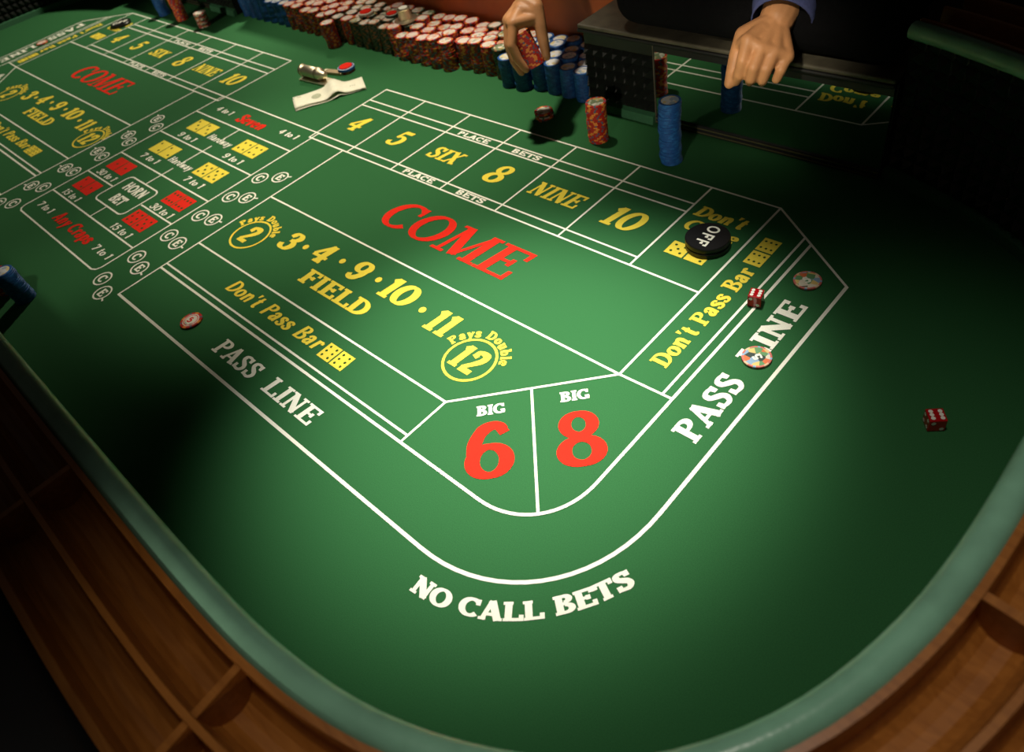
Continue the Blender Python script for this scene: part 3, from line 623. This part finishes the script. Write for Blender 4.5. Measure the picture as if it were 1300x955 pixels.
def stack(cols, face, x, y, n, top_label, rest_label, group, jit=0.0007, z0=0.0, lean=(0, 0)):
    dx = dy = 0
    for i in range(n):
        col = cols[i % len(cols)] if isinstance(cols, list) else cols
        dx += random.uniform(-jit, jit) - dx * .25; dy += random.uniform(-jit, jit) - dy * .25
        chip(col, face if (col, face) in CHIP else 'inlay_pale', x + dx + lean[0] * i, y + dy + lean[1] * i, z0 + i * CT, top_label if i == n - 1 else ordn(n - i) + ' chip from the top of the ' + rest_label, group)
stack('red', 'inlay_green', -0.856, 0.974, 24, 'top chip of the red stack standing before the black rubber block', 'red stack before the rubber block', 'red chips in the stack before the rubber block', 0.0009)
stack('blue', 'inlay_blue', -0.689, 0.972, 36, 'top chip of the tall blue stack before the mirror', 'tall blue stack before the mirror', 'blue chips in the tall stack before the mirror', 0.0009)
stack(['green', 'red', 'white', 'green', 'red'], 'inlay_green', -1.014, 0.992, 5, 'top chip of the short mixed stack left of the red stack', 'short mixed stack left of the red stack', 'chips in the short mixed stack', 0.0006)
stack('blue', 'inlay_blue', -1.512, 0.040, 21, 'top chip of the blue stack at the left edge near the padded rim', 'blue stack at left near the padded rim', 'blue chips in the stack near the padded rim', 0.0008)
stack('red', 'inlay_pale', -1.575, 0.030, 14, 'top chip of the red stack cut off by the left edge of the picture', 'red stack cut off by the left picture edge', 'red chips in the stack at the left edge', 0.0008)
stack('blue', 'inlay_blue', -2.735, 0.975, 20, 'top chip of the blue stack at the far left end of the table', 'blue stack at the far left table end', 'blue chips in the far left stack', 0.0007)
stack('red', 'inlay_red', -2.605, 0.977, 22, 'top chip of the red stack at the far left end of the table', 'red stack at the far left table end', 'red chips in the far left stack', 0.0007)
stack(['white', 'red', 'green', 'white'], 'inlay_pale', -2.452, 0.976, 13, 'top chip of the short pale stack near the left rubber block', 'short pale stack near the left rubber block', 'chips in the short pale stack on the left', 0.0007)
# single chips on the layout
def numbered(col, face, x, y, label, s, m, rotz):
    o = chip(col, face, x, y, 0.0008, label, None, rotz)
    b_ = text(s, -.006, -.006, .004, -.006, .012, m, 'printed_number', T=.3, N=.2, serif=False, z=CT + .0002, parent=o)
    return o
o = numbered('red', 'inlay_pale', -1.133, 0.2015, 'red chip with pale centre lying alone on the pass line', '5', 'print_red', R(10))
b = MB(); b.lathe([(0.0085, CT), (0.0085, CT + .00015)], 24); b.build('chip_centre', 'print_white', o)
b = MB(); ribbon(b, arc(0, 0, .0125, .0125, 0, 350, 24), .0012, CT + .0001, closed=True); b.build('chip_ring', 'print_red', o)
numbered('pink', 'inlay_picture', -0.3375, 0.794, 'colourful picture chip beside the pass line corner above the word LINE', '5', 'print_white', R(60))
numbered('pink', 'inlay_picture', -0.3205, 0.626, 'colourful picture chip covering the letter L of LINE', '5', 'print_white', R(150))
chip('red', 'inlay_red', -3.025, 0.641, 0.0008, 'pinkish chip on the pass line at the far left end')
# the bank of chips in the recess
bank = MB(); BMATS = []
order = ['red', 'blue', 'green', 'white']
for c_ in order: BMATS += cm(c_, 'inlay_pale')
rown = ['front row', 'second row', 'third row', 'back row']
cols_x = [-0.985 - 0.0405 * k for k in range(35)]
def section(x):
    if x > -1.225: return 'blue'
    if x > -1.39: return 'redmix'
    if x > -1.555: return 'red'
    if x > -1.845: return 'green'
    if x > -2.10: return 'red2'
    return 'blue2'
secname = {'blue': 'blue section by the rubber block', 'redmix': 'mixed section under the hand', 'red': 'red section right of metal cup', 'green': 'dark middle section', 'red2': 'red section left of middle', 'blue2': 'far left blue section'}
cnt = {}
for r_ in range(4):
    for k, x in enumerate(cols_x):
        s = section(x)
        xx = x + (0.02 if r_ % 2 else 0)
        if xx > -0.976: continue
        y = 1.083 + 0.0348 * r_
        front = {'blue': 0.010, 'redmix': 0.018, 'red': -0.006, 'green': 0.004, 'red2': 0.006, 'blue2': 0.012}[s]
        y += front * (1 - r_ / 3)
        if s == 'blue' and r_ == 0 and k > 3: y -= 0.018
        yy = y + random.uniform(-.001, .001)
        nn = random.choice([20, 19, 21, 21, 20, 18, 22])
        if s == 'blue' and r_ == 0 and k < 2: nn = 19
        if s in ('red', 'redmix') and random.random() < .35: col = 'green' if s == 'redmix' else 'red'
        else: col = {'blue': 'blue', 'redmix': 'red', 'red': 'red', 'green': 'green', 'red2': 'red', 'blue2': 'blue'}[s]
        if s == 'green' and random.random() < .15: col = 'red'
        mi0 = order.index(col) * 4
        dx = dy = 0
        for i in range(nn - 1):
            dx += random.uniform(-.0006, .0006) - dx * .3; dy += random.uniform(-.0006, .0006) - dy * .3
            m0 = len(bank.m); chip_mb(bank, col, 16, (xx + dx, yy + dy, i * CT), random.uniform(0, 6.28), full=False)
            for q in range(m0, len(bank.m)): bank.m[q] += mi0
        cnt[s, r_] = cnt.get((s, r_), 0) + 1
        face = {'blue': 'inlay_blue', 'red': random.choice(['inlay_red', 'inlay_pale']), 'green': random.choice(['inlay_pale', 'inlay_green'])}[col]
        chip(col, face, xx + dx, yy + dy, (nn - 1) * CT, 'top chip, %s stack from right, %s, %s' % (ordn(cnt[s, r_]), rown[r_], secname[s]), 'top chips of the bank stacks')
o = bank.build('chip_stacks', BMATS); tag(o, 'lower chips of the many red, blue and dark stacks in the bank', 'chips', kind='stuff')
# one stack standing proud of the row
stack('red', 'inlay_pale', -1.835, 1.047, 20, 'top chip of the red stack standing out in front of the dark bank section', 'red stack in front of the dark bank', 'red chips in the stack in front of the bank', 0.0007)

# ------------------------------------------------------------------ pucks, dice, small objects
def puck(x, y, label, letters, z=0.0, rotz=0.0):
    o = tag(empty('marker_puck', (x, y, z), rotz), label, 'puck')
    b = MB(); r = 0.0345
    b.lathe([(r - .001, 0), (r, .001), (r, .0078), (r - .001, .0088)], 48); b.build('puck_body', 'puck_black', o)
    b = MB(); b.lathe([(r + .0002, .0046), (r + .0002, .0052)], 48, caps=False); b.build('puck_groove', 'puck_groove', o)
    if letters: text(letters, -.026, -.0105, .026, -.0105, .021, 'print_white', 'printed_word', T=.19, N=.17, serif=False, track=.10, z=.0090, parent=o, label='white OFF lettering')
    return o
puck(-0.5020, 0.796, 'lower of two stacked black pucks covering the Come lettering', None)
puck(-0.5030, 0.797, 'upper black puck with white OFF lettering on the Come box', 'OFF', 0.0089, R(-88))
puck(-2.836, 0.856, 'black puck on the layout at the far left end', 'OFF', 0.0, R(52))
def die(x, y, rotz, label):
    o = tag(empty('die', (x, y, 0.0006), rotz), label, 'die', 'pair of thrown dice')
    s = 0.0095
    b = MB(); b.box(-s, s, -s, s, 0, 2 * s); q = b.build('die_body', 'die_red', o); bevel(q, 0.0012, 3)
    p = MB(); lay = {1: [(0, 0)], 2: [(-.5, .5), (.5, -.5)], 3: [(-.5, .5), (0, 0), (.5, -.5)], 4: [(-.5, -.5), (.5, .5), (-.5, .5), (.5, -.5)], 5: [(-.5, -.5), (.5, .5), (-.5, .5), (.5, -.5), (0, 0)], 6: [(-.5, -.5), (-.5, 0), (-.5, .5), (.5, -.5), (.5, 0), (.5, .5)]}
    def face(nv, u, v, k):
        for a, c in lay[k]:
            cc = Vector(nv) * (s + .0002) + Vector(u) * a * s * 1.05 + Vector(v) * c * s * 1.05 + Vector((0, 0, s))
            p.add([tuple(cc + (Vector(u) * math.cos(t * math.pi / 6) + Vector(v) * math.sin(t * math.pi / 6)) * .0025) for t in range(12)], [tuple(range(12))])
    face((0, 0, 1), (1, 0, 0), (0, 1, 0), 6); face((1, 0, 0), (0, 1, 0), (0, 0, 1), 3); face((-1, 0, 0), (0, -1, 0), (0, 0, 1), 4); face((0, 1, 0), (-1, 0, 0), (0, 0, 1), 5); face((0, -1, 0), (1, 0, 0), (0, 0, 1), 2)
    p.build('pips', 'die_pip', o); return o
die(-0.104, 0.640, R(38), 'red die with white pips alone on the bare felt at right')
die(-0.3755, 0.7185, R(15), "red die lying across the pass line beside Don't Pass Bar")
# metal cylinder on a plate, with a small tag next to it
o = tag(empty('paperweight', (-1.695, 0.889, 0.0009), R(4)), 'brass-toned metal cylinder on a flat plate beside the banknotes', 'paperweight')
b = MB(); b.box(-.058, .070, -.019, .016, 0, .004); q = b.build('base_plate', 'steel', o); bevel(q, .001)
cy = MB(); cy.lathe([(.0125, -.040), (.0155, -.039), (.0155, -.033), (.0128, -.032), (.0132, -.025), (.0145, -.024), (.0145, .022), (.0130, .023), (.0155, .030), (.0155, .034), (.010, .040), (.0085, .052), (.004, .055)], 28, smooth=True)
q = cy.build('cylinder', 'steel', o, (-.018, 0, .0196)); q.rotation_euler = (0, R(90), 0)
b = MB(); b.lathe([(.0157, -.002), (.0160, 0), (.0157, .002)], 28, caps=False)
for k in (-.036, .026): q = b.build('band', 'steel_dark', o, (-.018 + k, 0, .0196)); q.rotation_euler = (0, R(90), 0)
o = tag(empty('metal_tag', (-1.687, 0.934, 0), R(12)), 'small flat dark metal tag between the cylinder and the red button', 'tag')
b = MB(); b.box(-.032, .032, -.009, .009, 0, .007); q = b.build('tag_body', 'steel_dark', o); bevel(q, .0015)
b = MB(); b.lathe([(.005, .007), (.005, .0085)], 16, c=(-.027, 0, 0)); b.build('rivet', 'steel', o); b = MB(); b.lathe([(.004, .007), (.004, .0085)], 16, c=(.027, 0, 0)); b.build('rivet', 'steel', o)
chip('red', 'inlay_red', -1.660, 0.957, 0.0, 'red chip at the bottom under the blue-rimmed button near the metal tag')
chip('red', 'inlay_pale', -1.661, 0.957, CT, 'red chip in the middle under the blue-rimmed button near the metal tag')
def button(x, y, z, label, big=1.0, rim='chip_blue', tilt=0):
    o = tag(empty('button', (x, y, z)), label, 'button'); o.rotation_euler = (tilt, 0, 0)
    b = MB(); b.lathe([(.0215 * big, 0), (.0225 * big, .001), (.0225 * big, .006), (.0215 * big, .007)], 32); b.build('button_rim', rim, o)
    b = MB(); b.lathe([(.0215 * big, .0070), (.0205 * big, .0075)], 32, caps=False); b.build('button_edge', 'print_white', o)
    b = MB(); b.lathe([(.0172 * big, .0070), (.0172 * big, .0085), (.015 * big, .0095)], 32); b.build('button_face', 'print_red', o)
button(-1.661, 0.957, 2 * CT, 'blue-rimmed red button on chips beside the metal tag')
# banknotes
def bill(name, x, y, rotz, label, up, fold, z0):
    L_, W_ = 0.178, 0.070; nx, ny = 24, 6; vs = []; fs = []
    for i in range(nx + 1):
        for j in range(ny + 1):
            u = i / nx - .5; v = j / ny - .5
            k = math.exp(-((u - fold) / .10) ** 2)
            z = z0 + up * k * (1 + .3 * v) + .0012 * math.sin(9 * u + 4 * v) + .0014
            vs.append((u * L_ , v * W_ * (1 - .06 * k) + .012 * (abs(u - fold) - .2) * (1 if u < fold else -1), z))
    for i in range(nx):
        for j in range(ny): a = i * (ny + 1) + j; fs.append((a, a + ny + 1, a + ny + 2, a + 1))
    b = MB(); b.add(vs, fs, 0, True); o = b.build(name, 'bill_paper', None, (x, y, 0), rotz); tag(o, label, 'banknote')
    m = o.modifiers.new('solid', 'SOLIDIFY'); m.thickness = 0.0008; m.offset = 1
    def on(u, v):
        i = (u + .5) * nx; i0 = min(nx - 1, int(i)); j = (v + .5) * ny; j0 = min(ny - 1, int(j)); fi, fj = i - i0, j - j0
        g = lambda a, c: Vector(vs[a * (ny + 1) + c]); p = g(i0, j0) * (1 - fi) * (1 - fj) + g(i0 + 1, j0) * fi * (1 - fj) + g(i0, j0 + 1) * (1 - fi) * fj + g(i0 + 1, j0 + 1) * fi * fj
        return (p.x, p.y, p.z + .0014)
    q = MB()
    q.add([on(-.18 + .07 * math.cos(t * math.pi / 10), .02 + .20 * math.sin(t * math.pi / 10)) for t in range(20)], [tuple(range(20))]); q.build('printed_oval', 'bill_ink', o)
    q = MB()
    for (ua, va) in ((-.44, .36), (-.42, .36), (-.40, .36), (.30, -.05), (.33, -.05), (.36, -.05)):
        q.add([on(ua, va - .05), on(ua + .013, va - .05), on(ua + .013, va + .05), on(ua, va + .05)], [(0, 1, 2, 3)])
    q.build('printed_digits', 'bill_ink', o)
    return o
bill('banknote', -1.597, .850, R(62), 'lower of two creased pale banknotes beside the metal cylinder', .006, .10, 0.0)
bill('banknote', -1.599, .852, R(60), 'upper creased pale banknote lying on another beside the metal cylinder', .015, .09, 0.0036)
# things lying on top of the bank
ZT = 21 * CT
o = tag(empty('metal_cup', (-1.590, 1.128, ZT + .0002)), 'small shiny metal cup standing on the dark chip stacks', 'cup')
b = MB(); b.lathe([(.030, 0), (.031, .001), (.031, .003), (.017, .004), (.0165, .006), (.0165, .028), (.018, .030), (.015, .0305), (.0145, .008)], 32, smooth=False); b.build('cup_body', 'steel', o)
b = MB(); b.lathe([(.012, .0085), (.012, .033), (.006, .0345)], 24); b.build('cup_plug', 'print_white', o)
button(-1.745, 1.118, ZT, 'red button with pale rim on the dark chip stacks', .95, 'chip_white')
button(-1.655, 1.135, ZT, 'red button on a dark stub left of the metal cup', .8, 'chip_green', R(0))

# ------------------------------------------------------------------ people
def capsule(b, p0, p1, r0, r1, seg=14, rings=5, flat=None):
    p0, p1 = Vector(p0), Vector(p1); d = (p1 - p0); ln = d.length; d = d.normalized() if ln > 1e-6 else Vector((0, 0, 1))
    u = d.orthogonal().normalized(); v = d.cross(u)
    prof = [(-r0 * math.cos(R(90 * k / rings)), r0 * math.sin(R(90 * k / rings))) for k in range(1, rings + 1)] + [(ln + r1 * math.sin(R(90 * k / rings)), r1 * math.cos(R(90 * k / rings))) for k in range(0, rings)]
    vs = [tuple(p0 - d * r0)]
    for t, r in prof: vs += [tuple(p0 + d * t + (u * math.cos(2 * math.pi * i / seg) + v * math.sin(2 * math.pi * i / seg)) * r) for i in range(seg)]
    vs.append(tuple(p1 + d * r1)); m = len(prof); fs = []
    for i in range(seg): fs.append((0, 1 + (i + 1) % seg, 1 + i)); fs.append((len(vs) - 1, 1 + (m - 1) * seg + i, 1 + (m - 1) * seg + (i + 1) % seg))
    for k in range(m - 1):
        for i in range(seg): j = (i + 1) % seg; fs.append((1 + k * seg + i, 1 + k * seg + j, 1 + (k + 1) * seg + j, 1 + (k + 1) * seg + i))
    b.add(vs, fs, 0, True)
def chain(b, pts, rs):
    for (a, c), (r, q) in zip(zip(pts, pts[1:]), zip(rs, rs[1:])): capsule(b, a, c, r, q)
def organic(b, name, m, parent, voxel, smooth=6, thick=0):
    o = b.build(name, m, parent)
    r = o.modifiers.new('remesh', 'REMESH'); r.mode = 'VOXEL'; r.voxel_size = voxel; r.use_smooth_shade = True
    s = o.modifiers.new('smooth', 'SMOOTH'); s.factor = .5; s.iterations = smooth
    return o
def lerp(a, c, t): return tuple(a[i] + (c[i] - a[i]) * t for i in range(3))
def hand(b, P, wr, web):
    W = P['W']
    Ks = [P['K1'], P['K2'], P['K3'], P['K4']]
    for K in Ks: capsule(b, lerp(W, K, .10), K, wr * .55, .0120)
    for k in range(3): capsule(b, Ks[k], Ks[k + 1], .0112, .0112); capsule(b, lerp(W, Ks[k], .5), lerp(W, Ks[k + 1], .5), .0135, .0135)
    for f, rr in (('i', (.0112, .0096, .0086, .0070)), ('m', (.0114, .0098, .0088, .0072)), ('r', (.0110, .0094, .0084, .0068)), ('p', (.0098, .0082, .0073, .0060))):
        K = P['K%d' % (' imrp'.index(f))]
        chain(b, [K, P[f + '1'], P[f + '2'], P[f + '3']], rr)
    capsule(b, P['K1'], lerp(P['t0'], P['t1'], web), .0125, .0115); capsule(b, lerp(W, P['K1'], .55), lerp(P['t0'], P['t1'], web * .5), .014, .014); capsule(b, lerp(W, P['K1'], .3), P['t0'], .017, .015)
    chain(b, [lerp(W, P['t0'], .3), P['t0'], P['t1'], P['t2'], P['t3']], (.016, .0150, .0120, .0105, .0080))
def nails(P, parent, camdir):
    pass
# the person whose bare hand lifts a stack of red chips
HL = {'W0': (-1.103, 1.166, 0.327), 'W': (-1.025, 1.016, 0.241), 'K1': (-1.010, 0.948, 0.215), 'K2': (-1.030, 0.957, 0.214), 'K3': (-1.045, 0.969, 0.208), 'K4': (-1.056, 0.985, 0.201), 'i1': (-1.002, 0.927, 0.184), 'i2': (-0.991, 0.926, 0.159), 'i3': (-0.980, 0.931, 0.140), 'm1': (-1.022, 0.938, 0.178), 'm2': (-1.010, 0.933, 0.151), 'm3': (-0.997, 0.934, 0.130), 'r1': (-1.035, 0.955, 0.172), 'r2': (-1.025, 0.951, 0.148), 'r3': (-1.010, 0.953, 0.131), 'p1': (-1.046, 0.975, 0.169), 'p2': (-1.037, 0.971, 0.147), 'p3': (-1.024, 0.971, 0.133), 't0': (-0.993, 0.995, 0.227), 't1': (-0.977, 0.983, 0.202), 't2': (-0.966, 0.974, 0.175), 't3': (-0.958, 0.968, 0.152)}
def person(name, label, sx, sy, handP, wr, wrist_r, elbow, shoulder, other, skin_arm, vest_front):
    root = tag(empty(name, (sx, sy, -FZ)), label, 'person')
    off = Vector((sx, sy, -FZ))
    L_ = lambda p: tuple(Vector(p) - off)
    b = MB()
    PP = {k: L_(v) for k, v in handP.items()}
    hand(b, PP, wr, .55)
    chain(b, [PP['W'], PP['W0'], L_(elbow)], (wr, wrist_r, wrist_r * 1.12))
    if skin_arm: capsule(b, L_(elbow), L_(shoulder), wrist_r * 1.15, wrist_r * 1.3)
    organic(b, 'hand_and_arm', 'skin', root, 0.0022, 4)
    # head
    hx, hy, hz = sx, sy - .06, .92
    b = MB(); capsule(b, L_((sx, sy, .70)), L_((hx, hy + .02, hz - .06)), .055, .06)
    capsule(b, L_((hx, hy, hz - .02)), L_((hx, hy, hz + .07)), .078, .085); capsule(b, L_((hx, hy - .055, hz - .06)), L_((hx, hy - .06, hz - .03)), .04, .05)
    capsule(b, L_((hx, hy - .088, hz + .03)), L_((hx, hy - .105, hz - .005)), .010, .015)
    for s in (-1, 1): capsule(b, L_((hx + s * .085, hy, hz)), L_((hx + s * .088, hy, hz + .03)), .012, .014)
    organic(b, 'head', 'skin', root, 0.008, 4)
    b = MB(); capsule(b, L_((hx, hy + .02, hz + .05)), L_((hx, hy + .02, hz + .10)), .092, .085); capsule(b, L_((hx, hy + .05, hz - .02)), L_((hx, hy + .04, hz + .05)), .07, .085); organic(b, 'hair', 'hair', root, 0.01, 4)
    # torso and legs
    b = MB()
    for s in (-1, 1):
        capsule(b, L_((sx + s * .10, sy + .02, -.58)), L_((sx + s * .10, sy, .02)), .065, .09)
        capsule(b, L_((sx + s * .10, sy - .10, -.66)), L_((sx + s * .10, sy + .04, -.65)), .045, .05)
    organic(b, 'trousers', 'black_cloth', root, 0.012, 5)
    b = MB()
    capsule(b, L_((sx - .10, sy, .02)), L_((sx + .10, sy, .02)), .12, .12)
    for s in (-1, 0, 1):
        capsule(b, L_((sx + s * .11, sy - .01, .0)), L_((sx + s * .12, sy - vest_front, .31)), .115, .125); capsule(b, L_((sx + s * .12, sy - vest_front, .31)), L_((sx + s * .13, sy, .60)), .125, .10)
    capsule(b, L_((sx - .17, sy + .01, .62)), L_((sx + .17, sy + .01, .62)), .07, .07)
    if vest_front > .1:
        for yy, zz, rr in ((1.108, .2225, .047), (1.13, .25, .06), (1.16, .27, .08), (1.20, .32, .10)): capsule(b, L_((sx - .175, yy, zz)), L_((sx + .300 - rr, yy, zz)), rr, rr)
    organic(b, 'vest', 'black_cloth', root, 0.007, 2)
    return root, L_
person1, L1 = person('person', 'person in black whose bare hand lifts red chips over the bank', -1.22, 1.52, HL, .0235, .031, (-1.22, 1.33, .42), (-1.30, 1.47, .62), None, True, .0)
HR = {'W0': (-0.553, 1.110, 0.271), 'W': (-0.545, 1.054, 0.242), 'K1': (-0.555, 0.988, 0.235), 'K2': (-0.535, 0.991, 0.225), 'K3': (-0.519, 1.001, 0.218), 'K4': (-0.505, 1.013, 0.208), 'i1': (-0.551, 0.967, 0.214), 'i2': (-0.555, 0.965, 0.192), 'i3': (-0.564, 0.972, 0.176), 'm1': (-0.533, 0.968, 0.206), 'm2': (-0.536, 0.967, 0.189), 'm3': (-0.545, 0.980, 0.176), 'r1': (-0.519, 0.980, 0.201), 'r2': (-0.523, 0.978, 0.184), 'r3': (-0.531, 0.992, 0.172), 'p1': (-0.504, 0.996, 0.194), 'p2': (-0.509, 0.995, 0.180), 'p3': (-0.516, 1.006, 0.172), 't0': (-0.573, 1.008, 0.232), 't1': (-0.574, 0.989, 0.209), 't2': (-0.571, 0.973, 0.189), 't3': (-0.572, 0.966, 0.174)}
person2, L2 = person('person', 'person in black vest and blue shirt cuff leaning over the mirror wall', -0.66, 1.43, HR, .027, .033, (-.590, 1.226, .342), (-.44, 1.33, .6), None, False, .215)
# blue sleeve of the second person
b = MB()
def sleeve(b, pts, rs, seg=24):
    vs = []; fs = []
    for i, (p, r) in enumerate(zip(pts, rs)):
        a = Vector(pts[max(0, i - 1)]); c = Vector(pts[min(len(pts) - 1, i + 1)]); d = (c - a).normalized()
        u = d.cross(Vector((0, 0, 1))).normalized(); v = d.cross(u)
        for k in range(seg):
            rr = r * (1 + .04 * math.sin(3 * k * 2 * math.pi / seg + i * 1.3))
            vs.append(tuple(Vector(p) + (u * math.cos(2 * math.pi * k / seg) * 1.05 + v * math.sin(2 * math.pi * k / seg)) * rr))
    for i in range(len(pts) - 1):
        for k in range(seg): j = (k + 1) % seg; fs.append((i * seg + k, i * seg + j, (i + 1) * seg + j, (i + 1) * seg + k))
    b.add(vs, fs, 0, True)
sp = crom([L2((-.537, 1.050, .243)), L2((-.545, 1.085, .262)), L2((-.548, 1.150, .300)), L2((-.52, 1.25, .38)), L2((-.46, 1.32, .50)), L2((-.46, 1.34, .60))], 4)
sleeve(b, sp, [.043 + .0009 * k for k in range(len(sp))])
o = b.build('sleeve', 'blue_cloth', person2); m = o.modifiers.new('solid', 'SOLIDIFY'); m.thickness = .002; o['label'] = 'blue shirt sleeve ending in a cuff'
# red chips held in the first hand: a leaning column between fingers and thumb
a0, a1 = Vector((-1.004, 0.955, 0.192)), Vector((-0.974, 0.953, 0.134)); dv = (a1 - a0); nchip = int(dv.length / CT) + 1; dv.normalize()
q = dv.to_track_quat('-Z', 'Y')
for i in range(nchip):
    p = a0 + dv * CT * i
    o = chip('red', 'inlay_red', p.x, p.y, p.z, '%s red chip from the top of the column in the bare hand' % ordn(i + 1), 'red chips held in the hand')
    o.rotation_mode = 'QUATERNION'; o.rotation_quaternion = q @ Matrix.Rotation(random.uniform(0, 6.28), 3, 'Z').to_quaternion()

# ------------------------------------------------------------------ lift everything so that the floor lies at z = 0
for o in bpy.data.objects:
    if o.parent is None and o.type in ('MESH', 'EMPTY'): o.location.z += FZ
